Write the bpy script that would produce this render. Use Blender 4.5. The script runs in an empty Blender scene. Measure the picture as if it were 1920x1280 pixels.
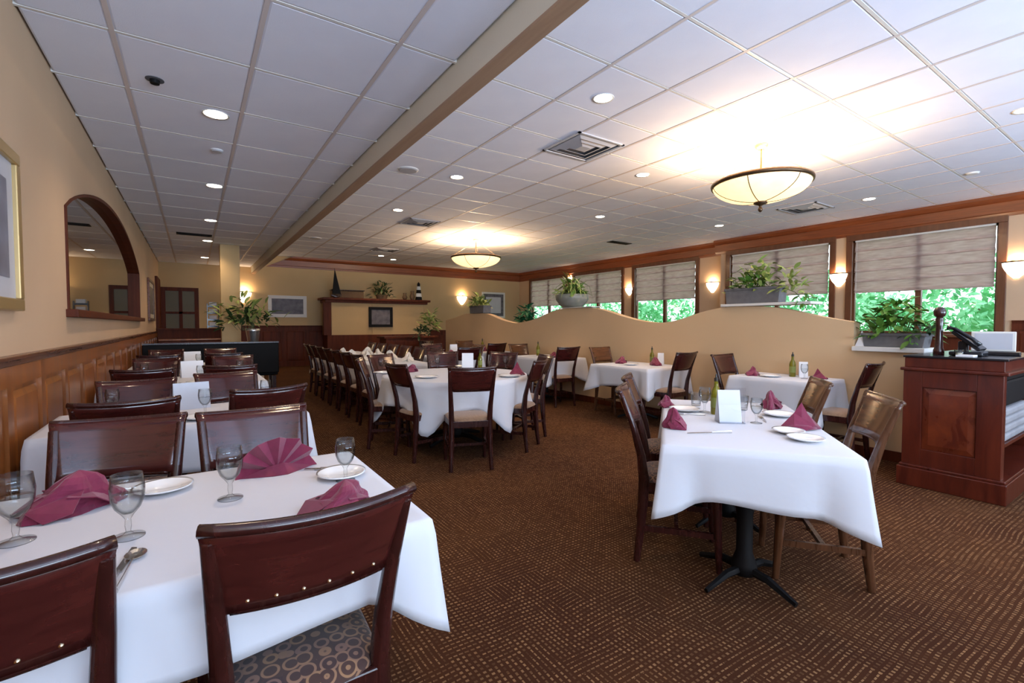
import bpy, math, random
from mathutils import Vector, Matrix
random.seed(7)
PI = math.pi
S = bpy.context.scene
COL = S.collection
R = math.radians

# ---------------------------------------------------------------- camera, world, light, exposure
FPX, YAW, PITCH, EYE = 888.0, 0.592, -0.0355, 1.30
cam = bpy.data.cameras.new('camera'); cam_o = bpy.data.objects.new('camera', cam); COL.objects.link(cam_o)
cam.sensor_width = 36; cam.lens = FPX / 1920 * 36; cam.clip_start = 0.05; cam.clip_end = 200
cam_o.location = (0, 0, EYE); cam_o.rotation_euler = (PI / 2 + PITCH, 0, -YAW)
S.camera = cam_o
S.view_settings.view_transform = 'Standard'; S.view_settings.look = 'None'
S.view_settings.gamma = 1; S.view_settings.use_curve_mapping = False
S.view_settings.exposure = 0.33
world = bpy.data.worlds.new('sky'); S.world = world; world.use_nodes = True
bg = world.node_tree.nodes['Background']; bg.inputs[0].default_value = (0.80, 0.93, 1.0, 1); bg.inputs[1].default_value = 2.2

def area_light(name, loc, rot, sx, sy, power, color):
    l = bpy.data.lights.new(name, 'AREA'); l.shape = 'RECTANGLE'; l.size = sx; l.size_y = sy
    l.energy = power; l.color = color
    o = bpy.data.objects.new(name, l); COL.objects.link(o); o.location = loc; o.rotation_euler = rot
    return o
# daylight through the windows behind the camera (outside the back wall) and through the side windows
COOL = (0.56, 0.74, 1.0)
area_light('daylight_back', (1.2, -3.64, 1.55), (R(156), 0, 0), 3.4, 1.9, 500, COOL)
area_light('daylight_back', (6.6, -3.64, 1.55), (R(156), 0, 0), 4.4, 1.9, 520, COOL)
P_SPOT, P_BOWL, P_SCONCE = 46, 62, 5.5
WARM = (1.0, 0.76, 0.50); WARM2 = (1.0, 0.70, 0.42)

# ---------------------------------------------------------------- helpers
cp, sp, cy_, sy_ = math.cos(PITCH), math.sin(PITCH), math.cos(YAW), math.sin(YAW)
FW = Vector((sy_ * cp, cy_ * cp, sp)); RT = Vector((cy_, -sy_, 0)); UP = RT.cross(FW)
def ray(x, y): return FW + RT * ((x - 960) / FPX) + UP * ((640 - y) / FPX)
def atz(x, y, z):
    d = ray(x, y); t = (z - EYE) / d.z; return (d.x * t, d.y * t)
def aty(x, y, Y):
    d = ray(x, y); t = Y / d.y; return (d.x * t, EYE + d.z * t)
def atx(x, y, X):
    d = ray(x, y); t = X / d.x; return (d.y * t, EYE + d.z * t)

def tag(o, label=None, cat=None, group=None, kind=None):
    if label: o['label'] = label
    if cat: o['category'] = cat
    if group: o['group'] = group
    if kind: o['kind'] = kind
    return o
def empty(name, loc=(0, 0, 0), rz=0, label=None, cat=None, group=None):
    o = bpy.data.objects.new(name, None); COL.objects.link(o); o.location = loc; o.rotation_euler = (0, 0, rz)
    o.empty_display_size = 0.1
    return tag(o, label, cat, group)
def link(name, mesh, parent=None, loc=(0, 0, 0), rot=(0, 0, 0), scale=None):
    o = bpy.data.objects.new(name, mesh); COL.objects.link(o); o.parent = parent; o.location = loc; o.rotation_euler = rot
    if scale: o.scale = scale
    return o
def copy_tree(o, parent=None):
    c = o.copy(); COL.objects.link(c); c.parent = parent
    for ch in list(o.children): copy_tree(ch, c)
    return c

class MB:
    def __init__(s): s.v = []; s.f = []
    def add(s, vs, fs):
        n = len(s.v); s.v += [tuple(p) for p in vs]; s.f += [tuple(i + n for i in f) for f in fs]; return s
    def box(s, x0, y0, z0, x1, y1, z1, M=None):
        vs = [Vector(p) for p in [(x0,y0,z0),(x1,y0,z0),(x1,y1,z0),(x0,y1,z0),(x0,y0,z1),(x1,y0,z1),(x1,y1,z1),(x0,y1,z1)]]
        if M: vs = [M @ p for p in vs]
        return s.add(vs, [(0,3,2,1),(4,5,6,7),(0,1,5,4),(1,2,6,5),(2,3,7,6),(3,0,4,7)])
    def cbox(s, c, d, M=None):
        return s.box(c[0]-d[0]/2, c[1]-d[1]/2, c[2]-d[2]/2, c[0]+d[0]/2, c[1]+d[1]/2, c[2]+d[2]/2, M)
    def prism(s, poly, axis, a, b):
        # poly of 2D points, extruded along axis from a to b; axis 'x': poly=(y,z) 'y': (x,z) 'z': (x,y)
        def p3(p, t): return {'x': (t, p[0], p[1]), 'y': (p[0], t, p[1]), 'z': (p[0], p[1], t)}[axis]
        n = len(poly); vs = [p3(p, a) for p in poly] + [p3(p, b) for p in poly]
        return s.add(vs, [tuple(range(n))[::-1], tuple(range(n, 2*n))] + [(i, (i+1) % n, n+(i+1) % n, n+i) for i in range(n)])
    def lathe(s, prof, n=20, c=(0, 0, 0), cap=True, M=None):
        vs = []
        for r, z in prof:
            for k in range(n):
                a = 2*PI*k/n; p = Vector((c[0]+r*math.cos(a), c[1]+r*math.sin(a), c[2]+z)); vs.append(M @ p if M else p)
        fs = [(i*n+k, i*n+(k+1) % n, (i+1)*n+(k+1) % n, (i+1)*n+k) for i in range(len(prof)-1) for k in range(n)]
        if cap: fs += [tuple(range(n))[::-1], tuple(range((len(prof)-1)*n, len(prof)*n))]
        return s.add(vs, fs)
    def tube(s, pts, rad, n=8, sq=None):
        pts = [Vector(p) for p in pts]; rad = rad if isinstance(rad, (list, tuple)) else [rad]*len(pts); vs = []
        for i, p in enumerate(pts):
            t = (pts[min(i+1, len(pts)-1)] - pts[max(i-1, 0)]).normalized()
            ref = Vector((0, 1, 0)) if abs(t.y) < .9 else Vector((1, 0, 0))
            a = t.cross(ref).normalized(); b = t.cross(a)
            for k in range(n):
                an = 2*PI*(k+.5)/n; ca, sa = math.cos(an), math.sin(an)
                if sq: m = max(abs(ca), abs(sa)); ca /= m; sa /= m
                ra = rad[i] if not isinstance(rad[i], tuple) else rad[i][0]; rb = rad[i] if not isinstance(rad[i], tuple) else rad[i][1]
                vs.append(p + a*ca*ra + b*sa*rb)
        m = len(pts)
        fs = [(i*n+k, i*n+(k+1) % n, (i+1)*n+(k+1) % n, (i+1)*n+k) for i in range(m-1) for k in range(n)]
        fs += [tuple(range(n))[::-1], tuple(range((m-1)*n, m*n))]
        return s.add(vs, fs)
    def grid(s, fn, nu, nv, closed=False):
        vs = [fn(u/(nu if closed else nu-1), v/(nv-1)) for v in range(nv) for u in range(nu)]
        fs = [(v*nu+u, v*nu+(u+1) % nu, (v+1)*nu+(u+1) % nu, (v+1)*nu+u) for v in range(nv-1) for u in range(nu if closed else nu-1)]
        return s.add(vs, fs)
    def mesh(s, name, mat, smooth=False, bevel=0):
        me = bpy.data.meshes.new(name); me.from_pydata(s.v, [], s.f); me.update()
        if mat: me.materials.append(mat)
        if smooth:
            for p in me.polygons: p.use_smooth = True
        return me
    def build(s, name, mat, parent=None, smooth=False, bevel=0, loc=(0, 0, 0), rot=(0, 0, 0), subsurf=0, solid=0):
        o = link(name, s.mesh(name, mat, smooth), parent, loc, rot)
        if smooth == 'auto':
            try: o.data.shade_auto_smooth
            except Exception: pass
        if solid: m = o.modifiers.new('solid', 'SOLIDIFY'); m.thickness = solid; m.offset = 0
        if bevel: m = o.modifiers.new('bevel', 'BEVEL'); m.width = bevel; m.segments = 2; m.limit_method = 'ANGLE'; m.angle_limit = R(40)
        if subsurf: m = o.modifiers.new('sub', 'SUBSURF'); m.levels = subsurf; m.render_levels = subsurf
        return o
def bake(o):
    """apply modifiers once so copies share the finished mesh"""
    dg = bpy.context.evaluated_depsgraph_get(); me = bpy.data.meshes.new_from_object(o.evaluated_get(dg)); o.modifiers.clear(); o.data = me
    return o

# ---------------------------------------------------------------- materials
def mat(name, col, rough=.5, metal=0, coat=0, trans=0, emit=None, estr=0, ior=1.45, spec=.5, sheen=0):
    m = bpy.data.materials.new(name); m.use_nodes = True; b = m.node_tree.nodes['Principled BSDF']
    b.inputs['Base Color'].default_value = (*col, 1); b.inputs['Roughness'].default_value = rough
    b.inputs['Metallic'].default_value = metal; b.inputs['Coat Weight'].default_value = coat
    b.inputs['Coat Roughness'].default_value = .12; b.inputs['Specular IOR Level'].default_value = spec
    b.inputs['Transmission Weight'].default_value = trans; b.inputs['IOR'].default_value = ior
    if sheen: b.inputs['Sheen Weight'].default_value = sheen
    if emit: b.inputs['Emission Color'].default_value = (*emit, 1); b.inputs['Emission Strength'].default_value = estr
    return m
class N:
    def __init__(s, m): s.t = m.node_tree; s.b = s.t.nodes['Principled BSDF']
    def n(s, typ, ins={}, **kw):
        x = s.t.nodes.new(typ)
        for k, v in kw.items(): setattr(x, k, v)
        for k, v in ins.items():
            if isinstance(v, bpy.types.NodeSocket): s.t.links.new(v, x.inputs[k])
            else: x.inputs[k].default_value = v
        return x
    def math(s, op, a, b=0.0, c=0.0): return s.n('ShaderNodeMath', {0: a, 1: b, 2: c}, operation=op).outputs[0]
    def ramp(s, f, stops):
        r = s.n('ShaderNodeValToRGB', {0: f}); e = r.color_ramp.elements
        while len(e) < len(stops): e.new(.5)
        for k, (p, c) in enumerate(stops): e[k].position = p; e[k].color = (*c, 1)
        return r.outputs[0]
    def coord(s, scale=(1, 1, 1), which='Object', rot=(0, 0, 0)):
        c = s.n('ShaderNodeTexCoord').outputs[which]
        return s.n('ShaderNodeMapping', {0: c, 'Scale': scale, 'Rotation': rot}).outputs[0]
    def set(s, k, v): s.t.links.new(v, s.b.inputs[k])
    def bump(s, h, strength=.2, dist=.01): s.set('Normal', s.n('ShaderNodeBump', {'Height': h, 'Strength': strength, 'Distance': dist}).outputs[0])
def wood(name, c1, c2, scale=(3, 3, 30), rough=.3, coat=.3, bumpy=.03, spec=.5):
    m = mat(name, c1, rough, coat=coat, spec=spec); k = N(m)
    nz = k.n('ShaderNodeTexNoise', {'Vector': k.coord(scale), 'Scale': 1.0, 'Detail': 6.0, 'Roughness': .6, 'Distortion': .6}).outputs[0]
    k.set('Base Color', k.ramp(nz, [(.25, c1), (.72, c2)]))
    k.set('Roughness', k.math('MULTIPLY_ADD', nz, .15, rough - .07))
    return m
def noisy(name, c1, c2, scale=4, rough=.7, bump=0, bscale=200, **kw):
    m = mat(name, c1, rough, **kw); k = N(m); co = k.coord()
    nz = k.n('ShaderNodeTexNoise', {'Vector': co, 'Scale': scale, 'Detail': 4.0}).outputs[0]
    k.set('Base Color', k.ramp(nz, [(.3, c1), (.7, c2)]))
    if bump:
        b = k.n('ShaderNodeTexNoise', {'Vector': co, 'Scale': bscale, 'Detail': 3.0}).outputs[0]; k.bump(b, bump, .004)
    return m

M = {}
M['mahog'] = wood('dark_mahogany', (.017, .004, .0035), (.045, .009, .007), (40, 40, 5), rough=.26, coat=.35)
M['mahog_back'] = wood('mahogany_panel', (.028, .0045, .0045), (.072, .013, .010), (4, 40, 40), rough=.17, coat=.5)
M['brownchair'] = wood('brown_chair_wood', (.045, .017, .008), (.12, .045, .018), (40, 40, 5), rough=.28, coat=.35)
M['brownback'] = wood('brown_chair_panel', (.05, .019, .009), (.15, .058, .022), (4, 40, 40), rough=.22, coat=.4)
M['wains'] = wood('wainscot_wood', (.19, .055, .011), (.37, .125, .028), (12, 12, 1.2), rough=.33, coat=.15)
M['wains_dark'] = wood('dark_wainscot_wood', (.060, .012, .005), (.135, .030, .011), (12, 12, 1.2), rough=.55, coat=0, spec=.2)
M['crown'] = wood('crown_wood', (.15, .035, .010), (.28, .075, .022), (1.5, 1.5, 25), rough=.38, coat=.1)
M['cap'] = wood('cap_rail_wood', (.085, .022, .009), (.19, .060, .020), (1.2, 25, 25), rough=.28, coat=.2)
M['counter'] = wood('counter_wood', (.048, .0065, .004), (.125, .020, .008), (14, 14, 2.2), rough=.3, coat=.2)
M['burl'] = wood('burl_panel', (.06, .008, .005), (.20, .036, .010), (9, 9, 6), rough=.28, coat=.25)
M['winframe'] = wood('window_frame_wood', (.085, .028, .011), (.17, .060, .024), (16, 16, 2), rough=.4)
M['black'] = mat('black_vinyl', (.006, .005, .005), .6, spec=.2)
M['blackplastic'] = mat('black_plastic', (.012, .012, .015), .22)
M['wall'] = noisy('cream_paint', (.60, .415, .265), (.64, .45, .29), 1.2, .75, bump=.08, bscale=90)
M['wall_far'] = noisy('ochre_paint', (.53, .365, .18), (.57, .395, .20), 1.2, .75)
M['partition'] = noisy('partition_paint', (.64, .44, .25), (.68, .47, .27), 1.0, .7, bump=.08, bscale=90)
M['beam'] = noisy('beam_paint', (.66, .60, .48), (.70, .64, .52), 1.0, .7)
M['beam_under'] = wood('tan_beam_underside', (.34, .20, .12), (.44, .28, .17), (20, 1.5, 20), rough=.5, coat=0)
M['tile'] = noisy('ceiling_tile', (.80, .82, .93), (.84, .86, .96), 3, .9, bump=.25, bscale=160)
M['tbar'] = mat('ceiling_grid_metal', (.66, .58, .55), .6)
M['void'] = mat('ceiling_void', (.05, .05, .05), .9)
M['white'] = mat('white_enamel', (.80, .79, .76), .4)
M['offwhite'] = noisy('white_paint', (.70, .67, .62), (.76, .73, .68), 5, .5)
M['china'] = mat('white_china', (.84, .83, .82), .15, coat=.3)
M['chrome'] = mat('steel_cutlery', (.62, .60, .58), .22, metal=1)
M['bronze'] = mat('aged_bronze', (.11, .065, .035), .35, metal=.8)
M['brass'] = mat('brass_nail', (.75, .62, .42), .25, metal=1)
M['gold'] = mat('gilt_frame', (.52, .36, .16), .35, metal=.6)
M['cream'] = mat('cream_trim', (.72, .66, .52), .5)
M['mirror'] = mat('mirror_glass', (.62, .62, .58), .02, metal=1)
M['napkin'] = noisy('burgundy_linen', (.165, .010, .040), (.215, .016, .055), 30, .8, bump=.2, bscale=900, sheen=.3)
M['card'] = mat('white_card', (.82, .82, .84), .6)
M['greycard'] = mat('grey_card', (.50, .53, .60), .6)
M['oil'] = mat('olive_oil_glass', (.30, .27, .02), .08, trans=.55)
M['darkcap'] = mat('dark_cap', (.02, .015, .01), .3)
def thin_glass(name, face, edge, ior=1.45, gl=1.0):
    """thin walled clear glass: tinted transparency that deepens at grazing angles, with a fresnel reflection"""
    m = bpy.data.materials.new(name); m.use_nodes = True; t = m.node_tree; t.nodes.clear()
    out = t.nodes.new('ShaderNodeOutputMaterial'); mx = t.nodes.new('ShaderNodeMixShader'); tr = t.nodes.new('ShaderNodeBsdfTransparent'); gs = t.nodes.new('ShaderNodeBsdfGlossy')
    lw = t.nodes.new('ShaderNodeLayerWeight'); lw.inputs[0].default_value = .5; rp = t.nodes.new('ShaderNodeValToRGB'); fr = t.nodes.new('ShaderNodeMath'); fr.operation = 'POWER'; fr.inputs[1].default_value = 3.5; fm = t.nodes.new('ShaderNodeMath'); fm.operation = 'MULTIPLY_ADD'; fm.inputs[1].default_value = .75; fm.inputs[2].default_value = (ior-1)**2/(ior+1)**2
    rp.color_ramp.elements[0].position = .35; rp.color_ramp.elements[0].color = (*face, 1); rp.color_ramp.elements[1].position = .95; rp.color_ramp.elements[1].color = (*edge, 1)
    gs.inputs['Roughness'].default_value = .02; L = t.links.new
    L(lw.outputs['Facing'], rp.inputs[0]); L(rp.outputs[0], tr.inputs[0]); L(lw.outputs['Facing'], fr.inputs[0]); L(fr.outputs[0], fm.inputs[0]); L(fm.outputs[0], mx.inputs[0]); L(tr.outputs[0], mx.inputs[1]); L(gs.outputs[0], mx.inputs[2]); L(mx.outputs[0], out.inputs[0])
    return m
M['glass'] = thin_glass('clear_glass', (.95, .96, .96), (.42, .44, .45), 1.5)
M['water'] = thin_glass('water', (.93, .95, .96), (.60, .64, .66), 1.33)
M['acrylic'] = thin_glass('clear_acrylic', (.95, .96, .98), (.6, .62, .66), 1.45)
M['planter'] = noisy('grey_planter', (.13, .125, .125), (.17, .16, .16), 20, .6)
M['pot'] = noisy('green_glazed_pot', (.17, .18, .15), (.24, .24, .21), 8, .35)
M['soil'] = noisy('soil', (.03, .02, .012), (.06, .04, .02), 40, .95)
M['leaf'] = noisy('leaf', (.05, .16, .018), (.20, .34, .05), 9, .45)
M['leaf_pale'] = noisy('pale_leaf', (.17, .24, .045), (.42, .46, .13), 14, .5)
M['leaf_dark'] = noisy('dark_leaf', (.02, .05, .015), (.07, .12, .035), 9, .4)
M['leaf_teal'] = noisy('teal_leaf', (.01, .13, .055), (.04, .27, .12), 9, .4)
M['stem'] = mat('stem', (.10, .12, .03), .6)
M['bark'] = noisy('bark', (.07, .045, .025), (.13, .085, .05), 30, .8)
M['shrub'] = noisy('shrub_leaf', (.10, .42, .17), (.36, .80, .46), 2.2, .5)
M['grass'] = noisy('lawn', (.10, .30, .08), (.30, .60, .22), 6, .9)
M['silver'] = mat('silver_vase', (.62, .62, .62), .25, metal=.9)
M['basket'] = noisy('wicker', (.10, .055, .03), (.20, .12, .06), 60, .8)
M['linen'] = noisy('grey_linen', (.22, .21, .22), (.30, .29, .30), 5, .85)
M['purple'] = mat('plum_upholstery', (.085, .030, .055), .4)
M['photo_dark'] = noisy('picture_print', (.06, .055, .065), (.17, .15, .17), 7, .5)
M['mat_grey'] = noisy('grey_mount', (.50, .50, .54), (.56, .56, .60), 4, .5)
M['blueprint'] = noisy('blue_grey_print', (.10, .11, .16), (.22, .24, .32), 5, .3)
M['led'] = mat('lamp_lens', (1, .93, .8), .4, emit=(1, .86, .66), estr=14)
M['vent'] = mat('vent_metal', (.50, .50, .53), .45)
M['ventdark'] = mat('vent_duct', (.10, .10, .11), .8)
M['bowl'] = noisy('alabaster_glass', (.80, .62, .36), (.95, .80, .55), 5, .35, emit=(1, .68, .34), estr=1.25)
M['sconceglass'] = mat('sconce_glass', (.9, .8, .6), .4, emit=(1, .80, .55), estr=5.0)
M['screen'] = mat('phone_display', (.20, .24, .26), .15)

# white table linen with faint weave
m = M['cloth'] = mat('white_linen', (.63, .63, .67), .8, sheen=.15); k = N(m); co = k.coord()
k.bump(k.n('ShaderNodeTexNoise', {'Vector': co, 'Scale': 7.0, 'Detail': 3.0}).outputs[0], .18, .02)
# roman shade fabric: pale pinkish woven bands
m = M['shade'] = mat('woven_shade', (.46, .36, .32), .85); k = N(m); co = k.coord((1, 5, 34))
nz = k.n('ShaderNodeTexNoise', {'Vector': co, 'Scale': 1.0, 'Detail': 4.0}).outputs[0]
k.set('Base Color', k.ramp(nz, [(.3, (.52, .40, .36)), (.7, (.68, .56, .52))]))
tl = k.n('ShaderNodeBsdfTranslucent', {0: k.ramp(nz, [(.3, (.66, .52, .49)), (.7, (.82, .70, .67))])})
ms_ = k.n('ShaderNodeMixShader', {0: .6, 1: k.b.outputs[0], 2: tl.outputs[0]}); k.t.links.new(ms_.outputs[0], k.t.nodes['Material Output'].inputs[0])
# chair seat: medallion cloth
m = M['seat'] = mat('medallion_upholstery', (.2, .1, .08), .8, sheen=.3); k = N(m); co = k.coord((26, 26, 26))
vo = k.n('ShaderNodeTexVoronoi', {'Vector': co, 'Scale': 1.0, 'Randomness': .35})
rings = k.math('SINE', k.math('MULTIPLY', vo.outputs['Distance'], 15.0))
c1 = k.ramp(rings, [(.35, (.055, .025, .022)), (.6, (.27, .16, .10))])
c2 = k.ramp(vo.outputs['Color'], [(.2, (.55, .42, .55)), (.8, (1.0, .82, .52))])
k.set('Base Color', k.n('ShaderNodeMix', {0: .75, 6: c1, 7: c2}, data_type='RGBA', blend_type='MULTIPLY').outputs[2])
m = M['seat_tan'] = noisy('tan_upholstery', (.20, .115, .065), (.30, .18, .105), 60, .8, sheen=.3)
# carpet: small tan dashes in a dark brown weave, in staggered blocks
m = M['carpet'] = mat('patterned_carpet', (.05, .025, .015), .97, spec=.05); k = N(m)
co0 = k.coord()
wob = k.n('ShaderNodeTexNoise', {'Vector': co0, 'Scale': 2.2, 'Detail': 2.0})
co = k.n('ShaderNodeVectorMath', {0: co0, 1: k.n('ShaderNodeVectorMath', {0: wob.outputs['Color'], 'Scale': .045}, operation='SCALE').outputs[0]}, operation='ADD').outputs[0]
sx = k.n('ShaderNodeSeparateXYZ', {0: co}); X, Y = sx.outputs[0], sx.outputs[1]
cell = .0235
bx = k.math('FLOOR', k.math('DIVIDE', X, cell*5)); by = k.math('FLOOR', k.math('DIVIDE', Y, cell*5))
blk = k.n('ShaderNodeTexWhiteNoise', {0: k.n('ShaderNodeCombineXYZ', {0: bx, 1: by}).outputs[0]}, noise_dimensions='3D').outputs['Value']
fx = k.math('SINE', k.math('MULTIPLY', X, 2*PI/cell)); fy = k.math('SINE', k.math('MULTIPLY', Y, 2*PI/cell))
wx = k.math('MULTIPLY_ADD', blk, 1.5, -.75)
tx = k.math('GREATER_THAN', fx, wx); ty = k.math('GREATER_THAN', fy, k.math('MULTIPLY', wx, -1.0))
dots = k.math('MULTIPLY', tx, ty)
cellid = k.n('ShaderNodeTexWhiteNoise', {0: k.n('ShaderNodeCombineXYZ', {0: k.math('FLOOR', k.math('DIVIDE', X, cell)), 1: k.math('FLOOR', k.math('DIVIDE', Y, cell))}).outputs[0]}, noise_dimensions='3D').outputs['Value']
big = k.n('ShaderNodeTexNoise', {'Vector': co0, 'Scale': .9, 'Detail': 2.0}).outputs[0]
amt = k.math('MULTIPLY', dots, k.math('MULTIPLY_ADD', cellid, .85, .10))
base = k.ramp(big, [(.35, (.044, .016, .0085)), (.65, (.068, .027, .011))])
k.set('Base Color', k.n('ShaderNodeMix', {0: amt, 6: base, 7: (.26, .14, .065, 1)}, data_type='RGBA').outputs[2])
k.bump(dots, .3, .004)

def struct(o): o['kind'] = 'structure'; return o

# ---------------------------------------------------------------- room shell
XL, XR, XR2, YF, YB, ZL, ZR = -.765, 11.0, 11.2, 16.1, -3.5, 3.01, 3.40
XBEAM0, XBEAM1, ZBEAM = 1.46, 1.55, 2.826
floor = struct(MB().box(XL-.2, YB-.2, -.1, XR2+.2, YF+.2, 0).build('floor', M['carpet']))

# ceilings: void slab above, tiles and T-bars below
ceil = struct(MB().box(XL-.2, YB-.2, ZR+.05, XR2+.2, YF+.2, ZR+.15).build('ceiling', M['void']))
T = .72
tile_me = {}
def tile_mesh(w, h):
    key = (round(w, 3), round(h, 3))
    if key not in tile_me:
        b = .012
        tile_me[key] = MB().add([(b,b,0),(w-b,b,0),(w-b,h-b,0),(b,h-b,0),(0,0,.006),(w,0,.006),(w,h,.006),(0,h,.006),(0,0,.02),(w,0,.02),(w,h,.02),(0,h,.02)],
            [(3,2,1,0),(0,1,5,4),(1,2,6,5),(2,3,7,6),(3,0,4,7),(4,5,9,8),(5,6,10,9),(6,7,11,10),(7,4,8,11),(8,9,10,11)]).mesh('ceiling_tile', M['tile'])
    return tile_me[key]
tiles = []
def tiling(xs, ys, z):
    for i in range(len(xs)-1):
        for j in range(len(ys)-1):
            tiles.append((xs[i]+.012, ys[j]+.012, z, xs[i+1]-xs[i]-.024, ys[j+1]-ys[j]-.024))
y0 = 2.80
ysL = [YB] + [y0 + T*j for j in range(-7, 20) if YB+.1 < y0+T*j < YF-.1] + [YF]
xsL = [XL, -.36, .36, 1.08, XBEAM0]
ysR = ysL
ysL = [YB] + [2.83 + .81*j for j in range(-7, 17) if YB+.1 < 2.83+.81*j < YF-.1] + [YF]
tiling(xsL, ysL, ZL)
xsR = [XBEAM1, 2.13] + [2.13 + T*i for i in range(1, 13)] + [XR2]
tiling(xsR, ysR, ZR)
def near(t):
    cx, cyy = t[0]+t[3]/2, t[1]+t[4]/2; v = Vector((cx, cyy, t[2]-EYE)); d = v.dot(FW)
    if d < .2: return 1e6 + v.length
    px = abs(v.dot(RT)/d*FPX); py = v.dot(UP)/d*FPX
    return (0 if px < 1000 and py < 700 else 1e5) + d
tiles.sort(key=near)
for t in tiles[:300]: link('ceiling_tile', tile_mesh(t[3], t[4]), ceil, (t[0], t[1], t[2]))
rest = MB()
for t in tiles[300:]: rest.box(t[0], t[1], t[2], t[0]+t[3], t[1]+t[4], t[2]+.02)
o = rest.build('ceiling_tile', M['tile'], ceil); o['kind'] = 'stuff'
# T bars (each run a part)
for xs, z, ysL in ((xsL, ZL, ysL), (xsR, ZR, ysR)):
    for x in xs[1:-1]: MB().box(x-.013, YB, z-.002, x+.013, YF, z+.03).build('grid_runner', M['tbar'], ceil)
    for y in ysL[1:-1]: MB().box(xs[0], y-.012, z-.001, xs[-1], y+.010, z+.03).build('cross_tee', M['offwhite'], ceil)
# lower ceiling backing and the beam
MB().box(XL-.1, YB, ZL+.035, XBEAM0, YF, ZL+.06).build('ceiling_backing', M['void'], ceil)
struct(MB().box(XBEAM0, YB, ZBEAM, XBEAM1, YF-.02, ZR+.05).build('trim_1', M['beam'], bevel=.004))
struct(MB().box(XBEAM0-.006, YB, ZBEAM-.016, XBEAM1+.012, YF-.02, ZBEAM).build('trim_8', M['beam_under']))  # tan strip gives the cream beam a browner underside

# walls
wl = struct(MB().box(XL-.3, YB, 0, XL, YF, ZR).build('wall_left', M['wall']))
wf = struct(MB().box(XL-.15, YF, 0, XR2+.15, YF+.15, ZR+.05).build('wall_far', M['wall_far']))
# back wall with two window openings (behind the camera)
wb = MB(); 
for a, b, c, d in ((XL, 0, -.7, ZR), (2.9+.1, 0, 4.3, ZR), (8.9, 0, XR2, ZR)): wb.box(a, YB-.1, b, c, YB, d)
for a, c in ((-.7, 3.0), (4.3, 8.9)): wb.box(a, YB-.1, 0, c, YB, .45); wb.box(a, YB-.1, 2.75, c, YB, ZR)
wbo = struct(wb.build('wall_back', M['wall']))
for n, (a, c) in enumerate(((-.7, 3.0), (4.3, 8.9))):
    fr = MB(); z0, z1 = .45, 2.75
    for p, q in ((a, a+.07), (c-.07, c)): fr.box(p, YB-.09, z0, q, YB+.03, z1)
    for t_ in (1, 2): xx = a+(c-a)*t_/3; fr.box(xx-.03, YB-.09, z0, xx+.03, YB+.01, z1)
    fr.box(a, YB-.09, z0, c, YB+.05, z0+.06).box(a, YB-.09, z1-.06, c, YB+.03, z1)
    struct(fr.build('window_%d' % (6+n), M['winframe']))

# window walls with openings
def wall_with_openings(name, X, y0, y1, z1, opens, thick=.18):
    mb = MB(); ys = sorted(opens); cur = y0
    for a, b, s0, s1 in ys:
        mb.box(X, cur, 0, X+thick, a, z1); mb.box(X, a, 0, X+thick, b, s0); mb.box(X, a, s1, X+thick, b, z1); cur = b
    mb.box(X, cur, 0, X+thick, y1, z1)
    return struct(mb.build(name, M['wall']))
W1 = (2.02, 4.13, 1.13, 2.99); W2 = (4.50, 6.74, 1.13, 3.02)
W3 = (7.80, 9.95, 1.13, 3.03); W4 = (10.45, 12.72, 1.13, 3.03); W5 = (13.12, 15.3, 1.13, 3.03)
wr = wall_with_openings('wall_right', XR, YB, 6.98, ZR, [W1, W2])
wr2 = wall_with_openings('wall_right', XR2, 6.98, YF, ZR, [W3, W4, W5])
struct(MB().box(XR+.18, 6.82, 0, XR2, 6.98, ZR).build('wall_right', M['wall']))

def window(n, X, w, shade_z, label):
    a, b, s0, s1 = w
    root = struct(empty('window_%d' % n, (X, (a+b)/2, s0)))
    L = (b-a)/2; H = s1-s0
    f = MB()
    f.box(-.035, -L-.09, -.02, .02, -L+.02, H-.02); f.box(-.035, L-.02, -.02, .02, L+.09, H-.02)
    f.box(-.035, -L-.09, H-.02, .02, L+.09, H+.09)
    f.build('window_frame', M['winframe'], root, bevel=.006)
    s = MB(); 
    for y in (-L+.0, L-.05): s.box(.05, y, .0, .11, y+.05, H)
    s.box(.05, -L, 0, .11, L, .05).box(.05, -L, H-.05, .11, L, H)
    s.build('sash', M['winframe'], root)
    MB().box(.04, -.045, .05, .12, .045, H-.05).build('mullion', M['winframe'], root, bevel=.005)
    MB().box(-.10, -L-.12, -.05, .12, L+.12, 0).build('window_sill', M['winframe'], root, bevel=.006)
    for y0_, y1_ in ((-L+.05, -.045), (.045, L-.05)):
        MB().box(.078, y0_, .05, .082, y1_, H-.05).build('pane', M['pane'], root)
    # roman shade hangs inside the frame
    zt = H-.04; zb = shade_z-s0; nf = 5
    def fn(u, v):
        z = zt+(zb-zt)*v; ph = (v*nf) % 1.0
        return (.032 - .045*ph*(1 if v < .999 else .6) + .002*math.sin(u*9), -L+.055+(2*L-.11)*u, z)
    sh = empty('roman_shade', (X, (a+b)/2, s0), 0, label, 'window blind', 'half-lowered window shades')
    MB().grid(fn, 8, nf*6+1).build('shade_cloth', M['shade'], sh, solid=.004)
    MB().box(.0, -L+.055, zt-.01, .03, L-.055, zt+.035).build('head_rail', M['offwhite'], sh)
    MB().box(.0, -L+.055, zb-.022, .022, L-.055, zb+.004).build('bottom_bar', M['shade'], sh)
    for q in range(1, nf): zz = zt+(zb-zt)*q/nf; MB().box(-.022, -L+.055, zz-.007, .0, L-.055, zz+.003).build('fold', M['shade'], sh)
    MB().tube([(-.01, L-.09, zt), (-.012, L-.088, zb-.15)], .0035, 6).build('pull_cord', M['white'], sh)
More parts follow.
